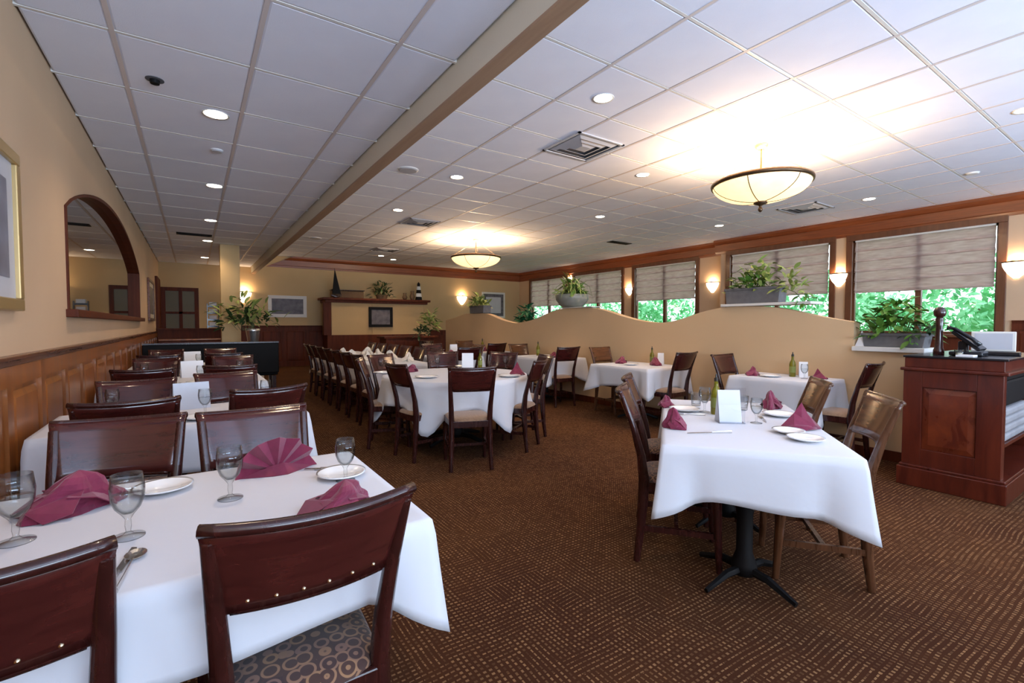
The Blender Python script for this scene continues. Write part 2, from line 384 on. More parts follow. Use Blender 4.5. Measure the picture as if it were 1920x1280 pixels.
M['pane'] = thin_glass('window_pane', (.98, 1, .99), (.9, .94, .92), 1.3)
window(1, XR, W1, 1.95, 'pale woven roman shade on the large window behind the host counter')
window(2, XR, W2, 1.97, 'pale woven roman shade behind the long grey planter box')
window(3, XR2, W3, 2.03, 'pale woven roman shade just left of the wide pillar with a sconce')
window(4, XR2, W4, 2.03, 'pale woven roman shade behind the drooping round potted plant')
window(5, XR2, W5, 2.03, 'pale woven roman shade nearest the far corner of the room')

# crown mouldings in dark wood
def crown_profile(): return [(0, 0), (.03, 0), (.035, .05), (.055, .06), (.06, .22), (.10, .235), (.125, .29), (.125, .34), (0, .34)]
z0 = ZR-.34
mb = MB(); mb.prism([(XR-p, z0+q) for p, q in crown_profile()], 'y', YB, 6.98+.13); struct(mb.build('trim_2', M['crown']))
mb = MB(); mb.prism([(XR2-p, z0+q) for p, q in crown_profile()], 'y', 6.9, YF); struct(mb.build('trim_3', M['crown']))
mb = MB(); pr = crown_profile(); n = len(pr)
vs = [(1.86+.75*q/.34, YF-p*1.3, z0+q) for p, q in pr] + [(XR2, YF-p*1.3, z0+q) for p, q in pr]
mb.add(vs, [tuple(range(n)), tuple(range(n, 2*n))[::-1]] + [(i, n+i, n+(i+1) % n, (i+1) % n) for i in range(n)])
struct(mb.build('trim_4', M['crown']))

# wainscots: frame of rails and stiles proud of a backing, panels recessed with raised fields
def wainscot(name, p0, p1, h, pitch, matf, matp, cap_h=.05, cap_d=.05, side=1, kindname='trim'):
    p0 = Vector((*p0, 0)); p1 = Vector((*p1, 0)); d = p1-p0; L = d.length; ang = math.atan2(d.y, d.x)
    root = struct(empty(name, p0, ang)); s = side
    def bx(x0, y0_, z0_, x1, y1_, z1_): return (x0, min(s*y0_, s*y1_), z0_, x1, max(s*y0_, s*y1_), z1_)
    MB().box(*bx(0, 0, 0, L, .008, h)).build('backing', matp, root)
    MB().box(*bx(0, 0, h-.02, L, cap_d, h)).box(*bx(0, 0, h-.05, L, cap_d*.6, h-.02)).build('cap_rail', M['cap'] if matf is M['wains'] else matf, root, bevel=.005)
    MB().box(*bx(0, 0, h-.15, L, .026, h-.05)).build('top_rail', matf, root)
    MB().box(*bx(0, 0, 0, L, .032, .15)).build('base_rail', matf, root)
    n = max(1, round(L/pitch)); w = L/n
    stile = MB().box(*bx(-.045, 0, .15, .045, .026, h-.15)).mesh('stile', matf)
    pw = w-.09-.06
    ph0, ph1 = .15+.03, h-.15-.03; e = .035
    pm = MB().add([(-pw/2, s*.008, ph0), (pw/2, s*.008, ph0), (pw/2, s*.008, ph1), (-pw/2, s*.008, ph1),
                   (-pw/2+e, s*.020, ph0+e), (pw/2-e, s*.020, ph0+e), (pw/2-e, s*.020, ph1-e), (-pw/2+e, s*.020, ph1-e)],
                  [(0,1,5,4),(1,2,6,5),(2,3,7,6),(3,0,4,7),(4,5,6,7)]).mesh('panel', matp)
    for i in range(n+1): link('stile', stile, root, (min(max(i*w, .045), L-.045), 0, 0))
    for i in range(n): link('panel', pm, root, ((i+.5)*w, 0, 0))
    return root
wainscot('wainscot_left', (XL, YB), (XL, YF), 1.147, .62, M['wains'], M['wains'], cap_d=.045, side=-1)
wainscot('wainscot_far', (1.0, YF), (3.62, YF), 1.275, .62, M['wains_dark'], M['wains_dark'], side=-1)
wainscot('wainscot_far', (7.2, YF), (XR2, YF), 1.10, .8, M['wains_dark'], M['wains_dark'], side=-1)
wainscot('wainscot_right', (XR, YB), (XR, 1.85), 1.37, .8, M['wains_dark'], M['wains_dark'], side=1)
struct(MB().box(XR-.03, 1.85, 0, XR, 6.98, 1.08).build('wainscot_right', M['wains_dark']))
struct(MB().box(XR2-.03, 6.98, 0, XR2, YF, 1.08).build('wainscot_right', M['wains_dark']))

# ---------------------------------------------------------------- wavy partition
XP, PT = 5.5, .14
prof = [(1.0, 1.05), (2.03, 1.05), (2.03, 1.325)]
def wave(y):
    # plateaus 2.95-3.45, 5.75-6.75, 9.2-10.3 ; valleys 4.4, 8.05 ; falls after 10.4
    pts = [(2.03, 1.325), (2.35, 1.385), (2.62, 1.46), (2.9, 1.517), (3.45, 1.522), (3.75, 1.47), (4.1, 1.36), (4.4, 1.318), (4.75, 1.35), (5.1, 1.42), (5.5, 1.53), (5.8, 1.585), (6.65, 1.59),
           (6.95, 1.52), (7.45, 1.39), (8.05, 1.322), (8.6, 1.40), (9.05, 1.52), (9.3, 1.56), (10.25, 1.565), (10.6, 1.50), (11.3, 1.41)]
    for (a, p), (b, q) in zip(pts, pts[1:]):
        if a <= y <= b:
            t = (y-a)/(b-a); return p+(q-p)*t
    return pts[-1][1]
ys = [2.03+i*(11.3-2.03)/110 for i in range(111)]
pz = [wave(y) for y in ys]
for _ in range(3): pz = [pz[0]]+[(pz[i-1]+2*pz[i]+pz[i+1])/4 for i in range(1, len(pz)-1)]+[pz[-1]]
mb = MB(); n = len(ys)
for X_ in (XP, XP+PT):
    mb.add([(X_, y, 0) for y in ys]+[(X_, y, z) for y, z in zip(ys, pz)], [((i, i+1, n+i+1, n+i) if X_ != XP else (i, n+i, n+i+1, i+1)) for i in range(n-1)])
mb.add([(XP, y, z) for y, z in zip(ys, pz)]+[(XP+PT, y, z) for y, z in zip(ys, pz)], [(i, n+i, n+i+1, i+1) for i in range(n-1)])
mb.add([(XP, ys[-1], 0), (XP+PT, ys[-1], 0), (XP+PT, ys[-1], pz[-1]), (XP, ys[-1], pz[-1])], [(3, 2, 1, 0)])
mb.add([(XP, ys[0], 0), (XP+PT, ys[0], 0), (XP+PT, ys[0], pz[0]), (XP, ys[0], pz[0])], [(0, 1, 2, 3)])
struct(mb.build('wall_partition', M['partition']))
struct(MB().box(XP, 1.46, 0, XP+PT, 2.03, 1.04).build('wall_partition', M['partition']))
struct(MB().box(XP-.016, 1.45, 0, XP, 11.3, .10).build('baseboard_partition', M['wains_dark'], bevel=.003))
# white ledge of the low part, and ledges under the planters
struct(MB().box(XP-.05, 1.46, 1.04, XP+.30, 2.03, 1.085).build('trim_5', M['offwhite'], bevel=.006))
struct(MB().box(XP-.04, 2.42, 1.522, XP+PT+.1, 3.46, 1.552).build('trim_6', M['offwhite'], bevel=.004))
struct(MB().box(XP-.04, 5.78, 1.59, XP+PT+.08, 6.6, 1.605).build('trim_7', M['offwhite'], bevel=.004))

# ---------------------------------------------------------------- column, far doors, far-left opening
struct(MB().box(.50, 11.85, 0, .86, 12.2, ZL).build('column_1', M['wall_far'], bevel=.005))
# far door (glazed) on the far wall
dx0, dx1 = -.72, .14
d1 = struct(empty('door_1', ((dx0+dx1)/2, YF, 0)))
w = (dx1-dx0)/2
MB().box(-w, -.06, 0, -w+.10, 0, 2.23).box(w-.10, -.06, 0, w, 0, 2.23).box(-w, -.06, 2.23, w, 0, 2.33).box(-w+.1, -.05, 0, w-.1, 0, .95).build('door_frame', M['wains_dark'], d1)
MB().box(-.03, -.055, .95, .05, -.005, 2.23).box(-w+.1, -.055, 1.60, w-.1, -.005, 1.66).build('muntin', M['wains_dark'], d1)
for x0_, x1_ in ((-w+.1, -.03), (.05, w-.1)):
    for z0_, z1_ in ((.95, 1.60), (1.66, 2.23)): MB().box(x0_, -.03, z0_, x1_, -.024, z1_).build('pane', mat('dim_door_glass', (.15, .115, .055), .35, spec=.2), d1)
# door casing on the left wall near the corner
struct(MB().box(XL, 14.6, 0, XL+.05, 15.9, 2.5).build('door_2', M['wains_dark']))
MB().tube([(XL+.05, 14.75, 1.05), (XL+.11, 14.75, 1.05), (XL+.11, 14.85, 1.05)], .012, 8).build('door_handle', M['brass'], None)
bpy.data.objects['door_handle'].parent = bpy.data.objects['door_2']
# low half wall behind the booths
struct(MB().box(XL+.05, 14.2, 0, .62, 14.32, 1.17).box(XL+.05, 14.15, 1.17, .66, 14.37, 1.21).build('wall_half', M['wains_dark']))

# ---------------------------------------------------------------- lights
spot_proto = None
def downlight(x, y, z, label, power=P_SPOT, group='recessed ceiling downlights'):
    global spot_proto
    if spot_proto is None:
        r = empty('downlight', (x, y, z))
        MB().lathe([(.085, -.001), (.098, -.006), (.098, 0), (.078, .0)], 28, cap=False).build('trim_ring', M['white'], r, smooth=True)
        MB().lathe([(.082, -.002), (.05, -.007), (.0005, -.009)], 24, cap=False).build('lens', M['led'], r, smooth=True)
        l = bpy.data.lights.new('bulb', 'SPOT'); l.energy = power; l.color = WARM; l.spot_size = R(125); l.spot_blend = .8; l.shadow_soft_size = .06
        lo = bpy.data.objects.new('bulb', l); COL.objects.link(lo); lo.parent = r; lo.location = (0, 0, -.02)
        spot_proto = r
    else: r = copy_tree(spot_proto); r.location = (x, y, z)
    return tag(r, label, 'ceiling light', group)
LD = [(.185, 4.6, 'large bright recessed downlight in the left ceiling, nearest the camera'), (.25, 6.95, 'second recessed downlight along the left ceiling'),
      (.27, 9.27, 'third recessed downlight along the left ceiling'), (.275, 11.55, 'recessed downlight just past the dark slot vent, left ceiling'), (.277, 14.45, 'farthest recessed downlight of the left ceiling row'),
      ]
for x, y, l in LD: downlight(x, y, ZL, l)
RD = [(3.2, 3.24, 'bright recessed downlight nearest the square ceiling vent'), (3.16, 6.11, 'recessed downlight between the beam and the near pendant bowl'),
      (3.16, 8.45, 'small recessed downlight left of the grey ceiling diffuser'), (5.28, 4.56, 'recessed downlight left of the glow of the near pendant bowl'),
      (6.61, 6.76, 'recessed downlight beyond and left of the near pendant bowl'), (9.43, 3.31, 'small recessed downlight right of the near pendant bowl'),
      (9.31, 5.96, 'small recessed downlight below and left of the near pendant bowl'), (4.80, 14.3, 'farthest recessed downlight near the far crown moulding'),
      (6.80, 1.1, 'recessed downlight at the right edge of the picture')]
for x, y, l in RD: downlight(x, y, ZR, l)
downlight(.2, 2.3, ZL, 'recessed downlight over the foreground table, above the picture edge')
downlight(3.2, .5, ZR, 'recessed downlight above the aisle at the top picture edge')
downlight(8.8, .6, ZR, 'recessed downlight beyond the host counter, outside the picture')

def bowl_pendant(x, y, z, r, label, rz):
    root = empty('pendant_bowl', (x, y, z), rz, label, 'pendant light')
    dep = r*.42
    prof = [(r*math.sin(t), -dep*math.cos(t)*1.0) for t in [PI/2*i/12 for i in range(13)]]
    prof[0] = (.002, -dep)
    MB().lathe(prof, 48, cap=False).build('glass_bowl', M['bowl'], root, smooth=True, solid=.006)
    MB().lathe([(r-.004, -.028), (r+.016, -.024), (r+.022, .0), (r+.016, .018), (r-.004, .014)], 56, cap=False).build('rim', M['bronze'], root, smooth=True, solid=.003)
    for k_ in range(6):
        a = 2*PI*k_/6
        MB().tube([((r+.004)*math.sin(t)*math.cos(a), (r+.004)*math.sin(t)*math.sin(a), -(dep+.004)*math.cos(t)) for t in [.08+(PI/2-.08)*i/10 for i in range(11)]], .005, 6).build('rib', M['bronze'], root, smooth=True)
    MB().lathe([(.001, -dep-.12), (.016, -dep-.11), (.026, -dep-.09), (.022, -dep-.068), (.012, -dep-.055), (.02, -dep-.04), (.075, -dep-.018), (.07, -dep+.004), (.001, -dep+.004)], 20, cap=False).build('finial', M['bronze'], root, smooth=True)
    top = ZR-z
    MB().tube([(0, 0, -dep+.02), (0, 0, top-.02)], .010, 8).build('stem', M['bronze'], root)
    MB().lathe([(.001, top-.055), (.05, top-.05), (.075, top-.02), (.075, top), (.001, top)], 24, cap=False).build('canopy', M['gold'], root, smooth=True)
    for k_ in range(3):
        a = 2*PI*k_/3+.3
        MB().tube([(r*math.cos(a), r*math.sin(a), .01), (.02*math.cos(a), .02*math.sin(a), top-.06)], .003, 6).build('hanger_rod', M['bronze'], root)
        l = bpy.data.lights.new('bulb', 'POINT'); l.energy = P_BOWL; l.color = WARM2; l.shadow_soft_size = .05
        lo = bpy.data.objects.new('bulb', l); COL.objects.link(lo); lo.parent = root; lo.location = (.2*math.cos(a+1), .2*math.sin(a+1), .02)
bowl_pendant(5.55, 3.03, 2.955, .52, 'large near pendant bowl of amber glass with bronze rim over the wavy partition', .25)
bowl_pendant(5.82, 10.25, 2.955, .60, 'smaller-looking far pendant bowl glowing above the far tables', .6)

def sconce(x, y, z, rz, label, pw=P_SCONCE, s=1.0):
    root = empty('wall_sconce', (x, y, z), rz, label, 'wall light', 'half-bowl wall sconces')
    def fn(u, v):
        t = PI*u; r_ = .135*math.sin(PI/2*(.12+.88*v))
        return (r_*math.cos(t)*s, -r_*.75*math.sin(t)*s, (-.20+.20*v)*s)
    MB().grid(fn, 17, 9).build('shade', M['sconceglass'], root, smooth=True, solid=.004)
    MB().grid(lambda u, v: (.142*math.cos(PI*u)*s, -.142*.76*math.sin(PI*u)*s, (.0+.016*v)*s), 17, 2).build('rim', M['bronze'], root, solid=.004)
    MB().box(-.05*s, -.012, -.12*s, .05*s, -.001, .03*s).build('backplate', M['bronze'], root)
    l = bpy.data.lights.new('bulb', 'POINT'); l.energy = pw; l.color = WARM2; l.shadow_soft_size = .03
    lo = bpy.data.objects.new('bulb', l); COL.objects.link(lo); lo.parent = root; lo.location = (0, -.055*s, .03*s)
# facing local -y ; for the right wall facing -x : rz = -90 -> local -y becomes -x
yy, zz = atx(1906, 492, XR-.01); sconce(XR, yy, zz, R(-90), 'wall sconce at the right edge of the picture, beside the large window', s=1.25)
yy, zz = atx(1573, 514, XR-.01); sconce(XR, yy, zz, R(-90), 'wall sconce between the two large right-hand windows', s=1.25)
yy, zz = atx(1336, 530, XR2-.01); sconce(XR2, yy, zz, R(-90), 'wall sconce on the wide pillar left of the grey planter box', s=1.25)
yy, zz = atx(1180, 540, XR2-.01); sconce(XR2, yy, zz, R(-90), 'wall sconce on the narrow pier above the partition dip', s=1.1)
yy, zz = atx(1070, 520, XR2-.01); sconce(XR2, yy, zz, R(-90), 'wall sconce half hidden behind the drooping potted plant', pw=2, s=.9)
xx, zz = aty(866, 556, YF-.01); sconce(xx, YF, zz, 0, 'wall sconce on the far wall beside the right-hand picture', pw=9, s=1.5)
xx, zz = aty(457, 548, YF-.01); sconce(xx, YF, zz, 0, 'wall sconce on the far wall just right of the square column', pw=12, s=1.5)
# picture lights for the fireplace wall: track spots aimed at the chimney breast (downlight close to wall)
downlight(5.4, 14.9, ZR, 'recessed wall-washing downlight above the mantel', group='recessed ceiling downlights')

# vents, speakers and detectors in the ceiling
def vent(x, y, z, sx_, sy__, label, slats=4):
    root = empty('ceiling_vent', (x, y, z), 0, label, 'air vent')
    MB().box(-sx_/2, -sy__/2, -.014, sx_/2, -sy__/2+.03, -.001).box(-sx_/2, sy__/2-.03, -.014, sx_/2, sy__/2, -.001).box(-sx_/2, -sy__/2, -.014, -sx_/2+.03, sy__/2, -.001).box(sx_/2-.03, -sy__/2, -.014, sx_/2, sy__/2, -.001).build('frame', M['vent'] if slats == 4 else M['black'], root)
    MB().box(-sx_/2+.02, -sy__/2+.02, -.003, sx_/2-.02, sy__/2-.02, -.001).build('duct', M['ventdark'], root)
    if slats == 4:
        for k_ in range(3):
            q0 = .82-.24*k_; q1 = q0-.15
            a0, b0, a1, b1 = sx_/2*q0, sy__/2*q0, sx_/2*q1, sy__/2*q1
            MB().add([(-a0,-b0,-.004),(a0,-b0,-.004),(a0,b0,-.004),(-a0,b0,-.004),(-a1,-b1,-.022),(a1,-b1,-.022),(a1,b1,-.022),(-a1,b1,-.022)],
                     [(0,1,5,4),(1,2,6,5),(2,3,7,6),(3,0,4,7)] + ([(4,5,6,7)] if k_ == 2 else [])).build('louvre', M['vent'], root, solid=.002)
    else:
        for k_ in range(slats):
            yy_ = -sy__/2+.03+(sy__-.06)*(k_+.5)/slats
            MB().box(-sx_/2+.03, yy_-.004, -.012, sx_/2-.03, yy_+.004, -.004).build('louvre', M['black'], root)
vent(3.87, 4.25, ZR, .70, .66, 'square white louvred ceiling diffuser, nearest and largest')
vent(3.9, 9.2, ZR, .66, .62, 'grey square ceiling diffuser left of the far pendant bowl')
vent(9.2, 4.2, ZR, .7, .66, 'dark square ceiling vent beside the near pendant bowl')
vent(4.5, 13.1, ZR, .66, .62, 'faint square ceiling vent near the far crown moulding')
vent(9.1, 8.6, ZR, .7, .2, 'thin dark slot vent above the windows', 3)
vent(.05, 10.85, ZL, .56, .22, 'dark slot vent in the left ceiling', 3)
def disc(name, x, y, z, r, label, cat, m1='vent'):
    root = empty(name, (x, y, z), 0, label, cat)
    MB().lathe([(r, -.001), (r, -.012), (r*.85, -.02), (.001, -.022)], 28, cap=False).build('grille', M[m1], root, smooth=False)
    MB().lathe([(r*1.08, 0), (r*1.08, -.006), (r*.98, -.008)], 28, cap=False).build('rim', M['white'], root)
disc('ceiling_speaker', 2.46, 6.18, ZR, .13, 'round grey ceiling speaker just right of the beam', 'speaker')
disc('ceiling_speaker', 2.5, 12.25, ZR, .13, 'small far ceiling speaker beside the beam end', 'speaker')
disc('smoke_detector', .227, 5.52, ZL, .05, 'small round detector between the first two left downlights', 'smoke detector')
disc('smoke_detector', 9.0, 1.95, ZR, .07, 'white detector on the ceiling at upper right above the windows', 'smoke detector', 'white')
r_ = empty('ceiling_fitting', (-.19, 4.19-.9, ZL), 0, 'small black recessed fitting hanging in the left ceiling', 'ceiling fitting')
px, py = atz(290, 149, ZL); r_.location = (px, py, ZL)
MB().lathe([(.055, 0), (.055, -.004), (.0005, -.006)], 20, cap=False).build('plate', M['ventdark'], r_)
MB().lathe([(.03, -.004), (.028, -.03), (.0005, -.034)], 16, cap=False).build('nozzle', M['black'], r_)

# ---------------------------------------------------------------- chairs
def make_chair(wood_, back_, seat_, nails=True):
    """faces +y, back at -y; origin on the floor under the seat centre"""
    root = empty('dining_chair')
    # rear leg + post: sabre leg, post rakes back and flares outward
    for s in (-1, 1):
        pts = [(s*.183, -.205, 0), (s*.176, -.188, .15), (s*.172, -.175, .32), (s*.171, -.170, .45), (s*.176, -.186, .58), (s*.186, -.228, .74), (s*.196, -.286, .905)]
        rad = [(.018, .018), (.021, .022), (.024, .027), (.025, .029), (.022, .023), (.019, .017), (.016, .013)]
        o = MB().tube(pts, rad, 8, sq=True).build('leg', wood_, root, bevel=.004); bake(o)
        o = MB().tube([(s*.190, .215, 0), (s*.192, .205, .20), (s*.190, .195, .40), (s*.188, .193, .43)], [(.016, .016), (.020, .020), (.025, .025), (.026, .026)], 8, sq=True).build('leg', wood_, root, bevel=.004); bake(o)
        MB().box(s*.183-.010, -.20, .175, s*.183+.010, .205, .205).build('stretcher', wood_, root)
    MB().box(-.175, -.01, .178, .175, .012, .202).build('stretcher', wood_, root)
    # seat frame (rounded front, tapering to the rear)
    def outline(w0, w1, d0, d1, bow, n_=10):
        pts = [(-w0, d0), (w0, d0)]
        pts += [(w1 - 2*w1*i/n_, d1 + bow*math.sin(PI*i/n_)) for i in range(n_+1)]
        return pts
    o = MB().prism(outline(.170, .212, -.195, .205, .03), 'z', .385, .445).build('seat_frame', wood_, root, bevel=.005); bake(o)
    # upholstered seat: domed
    def dome(u, v):
        a = 2*PI*u; ca, sa = math.cos(a), math.sin(a)
        q = (abs(ca)**5+abs(sa)**5)**(-1/5.0)
        rr = math.sin(PI/2*(v)) if v < 1 else 1
        y_ = .205*sa*q*rr + .008; w_ = .178+(.208-.178)*((y_+.2)/.41)
        x_ = w_*ca*q*rr
        return (x_, y_+.012*rr*max(0, sa), .443+.042*(1-v**2.6))
    mb = MB().grid(lambda u, v: dome(u, .02+.98*v), 32, 9, closed=True)
    mb.add([dome(i/32, .02) for i in range(32)], [tuple(range(32))])
    mb.build('seat', seat_, root, smooth=True)
    # curved back panel, wider at the top
    def bk(u, v):
        x = (u-.5)*2; w_ = .177+.036*v
        z = .722+.198*v - (0.008*(1-x*x))*0 + .012*x*x*(v-.2)
        y = -.214-.078*v - .036*(1-x*x) 
        return (x*w_, y, z)
    o = MB().grid(bk, 15, 7).build('backrest', back_, root, smooth=True, solid=.018); bake(o)
    backp = o
    # top rail roll
    MB().tube([(lambda p: (p[0], p[1]-.004, p[2]))(bk(i/14, 1.0)) for i in range(15)], .013, 8).build('top_rail', wood_, root, smooth=True)
    MB().tube([bk(.05+.9*i/14, 0.0) for i in range(15)], .010, 6).build('lower_rail', wood_, root, smooth=True)
    if nails:
        for i in range(6):
            p = bk(.14+.72*i/5, .12)
            MB().lathe([(.0048, 0), (.004, .0025), (.0005, .004)], 8, M=Matrix.Translation(Vector(p)+Vector((0, -.010, 0))) @ Matrix.Rotation(R(90), 4, 'X'), cap=False).build('nail_head', M['brass'], backp, smooth=True)
    return root
PROTO = {}
def chair(bx, by, a, label, kind='red', group=None, hs=1.0, off=.27):
    """bx,by = middle of the back; a = facing angle in degrees"""
    a_ = R(a); loc = (bx+math.cos(a_)*off, by+math.sin(a_)*off, 0)
    if kind not in PROTO:
        ms = {'red': (M['mahog'], M['mahog_back'], M['seat'], True), 'dark': (M['mahog'], M['mahog_back'], M['seat_tan'], False), 'brown': (M['brownchair'], M['brownback'], M['seat_tan'], False)}[kind]
        r = PROTO[kind] = make_chair(*ms)
    else: r = copy_tree(PROTO[kind])
    r.location = loc; r.rotation_euler = (0, 0, a_-PI/2); r.scale = (1, 1, hs)
    return tag(r, label, 'chair', group)

GL = 'chairs at the tables along the panelled wall'
chair(.212, 1.075, 91, 'near dark red chair in the foreground, back to camera, patterned seat showing', 'red', GL, .985)
chair(-.335, 1.10, 91, 'dark red chair cut off at the bottom left corner', 'red', GL, .985)
chair(-.245, 2.36, -97, 'glossy chair facing camera behind the left burgundy napkin, nearest the wall', 'red', GL)
chair(.215, 2.30, -87, 'glossy chair facing camera directly behind the fan-folded napkin', 'red', GL)
chair(-.275, 2.96, 92, 'chair by the wall with its back to camera, at the second table', 'red', GL)
chair(.362, 3.12, 102, 'chair on the aisle with its back to camera, at the second table', 'red', GL)
chair(-.31, 3.95, -84, 'chair by the wall facing camera across the second table', 'red', GL)
chair(.21, 4.20, -80, 'chair on the aisle side facing camera across the second table', 'red', GL)
chair(-.35, 4.95, 90, 'chair by the wall with its back to camera, at the third table', 'red', GL)
chair(.276, 5.00, 82, 'chair on the aisle side with its back to camera, at the third table', 'red', GL)
chair(-.33, 6.35, -90, 'chair by the wall facing camera across the third table', 'red', GL)
chair(.38, 6.42, -86, 'chair on the aisle side facing camera across the third table', 'red', GL)
chair(-.35, 7.1, 90, 'chair by the wall with its back to camera, at the fourth table', 'red', GL)
chair(.32, 7.15, 88, 'chair on the aisle side with its back to camera, at the fourth table', 'red', GL)
chair(-.33, 8.5, -90, 'farthest chair by the wall, facing camera near the black bench', 'red', GL)
chair(.34, 8.5, -90, 'farthest aisle-side chair of the wall row, near the black bench', 'red', GL)

# big right table
BP = Vector((1.79, 1.41)); BE = Vector((.787, .615)); BL = Vector((-.615, .787)); BW, BLEN = .79, 1.42
def bt(al, ac): p = BP+BE*al-BL*ac; return p.x, p.y      # along, across from the left edge
GR = 'chairs at the set table right of the aisle'
x, y = bt(.56, -.20); chair(x, y, -52, 'dark chair seen edge-on at the near left side of the right table', 'red', GR)
x, y = bt(1.16, -.22); chair(x, y, -52, 'dark chair seen edge-on at the far left side of the right table', 'red', GR)
x, y = bt(.60, BW+.25); chair(x, y, 128, 'brown curved-back chair at the near right side of the right table', 'brown', GR)
x, y = bt(1.30, BW+.16); chair(x, y, 128, 'brown chair at the far right side of the right table, behind the napkins', 'brown', GR)

# round table
RC = Vector((2.43, 4.74)); RR = .79
GC = 'chairs around the round table'
def rchair(th, r, label, kind='dark', da=0):
    t = R(th); chair(RC.x+r*math.cos(t), RC.y+r*math.sin(t), th+180+da, label, kind, GC)
rchair(-110.5, 1.22, 'chair at the front of the round table with its back squarely to camera')
rchair(-154, .92, 'chair at the near left of the round table, white cloth draped past it', da=-18)
rchair(158, 1.0, 'chair at the left of the round table facing right, tan seat showing')
rchair(-56, .98, 'chair at the near right of the round table facing left')
rchair(-14, 1.08, 'chair at the right of the round table, behind its near right chair')
rchair(28, 1.08, 'chair at the far right of the round table')
rchair(72, 1.10, 'chair at the far side of the round table facing camera')
rchair(118, 1.10, 'chair at the far left of the round table, beside the long table')

GW = 'chairs at the tables along the wavy partition'
chair(5.12, 1.74, 92, 'dark chair between the right partition table and the host counter', 'dark', GW, 1.02)
chair(5.14, 3.20, -90, 'chair against the partition at the far end of the right partition table', 'dark', GW, 1.02)
chair(5.02, 3.64, 92, 'dark chair near the middle partition table with its back to camera', 'dark', GW, 1.03)
chair(5.22, 5.30, -90, 'olive-brown chair at the far end of the middle partition table', 'brown', GW, 1.02)
chair(4.86, 5.66, 84, 'dark chair with back to camera at the third partition table', 'dark', GW, 1.02)
chair(5.1, 7.35, -90, 'chair at the far end of the third partition table', 'brown', GW)
chair(4.95, 7.9, 90, 'chair with back to camera at the fourth partition table', 'dark', GW)
chair(5.1, 9.5, -90, 'farthest chair along the partition', 'brown', GW)

GLg = 'chairs in a row along the long table'
for i in range(7):
    chair(1.70+.015*i, 5.95+.60*i, 2, ['nearest', 'second', 'third', 'fourth', 'fifth', 'sixth', 'farthest'][i]+' chair in the row on the left side of the long table', 'dark', GLg)
for i in range(6):
    chair(3.02, 6.55+.62*i, 182, ['nearest', 'second', 'third', 'fourth', 'fifth', 'farthest'][i]+' chair on the right side of the long table', 'dark', GLg)
GM = 'chairs at the table behind the round table'
chair(3.75, 6.85, 88, 'chair with back to camera at the square table behind the round table', 'dark', GM)
chair(3.78, 8.35, -90, 'chair facing camera at the square table behind the round table', 'dark', GM)
chair(4.35, 7.6, 180, 'chair on the right of the square table behind the round table', 'brown', GM)

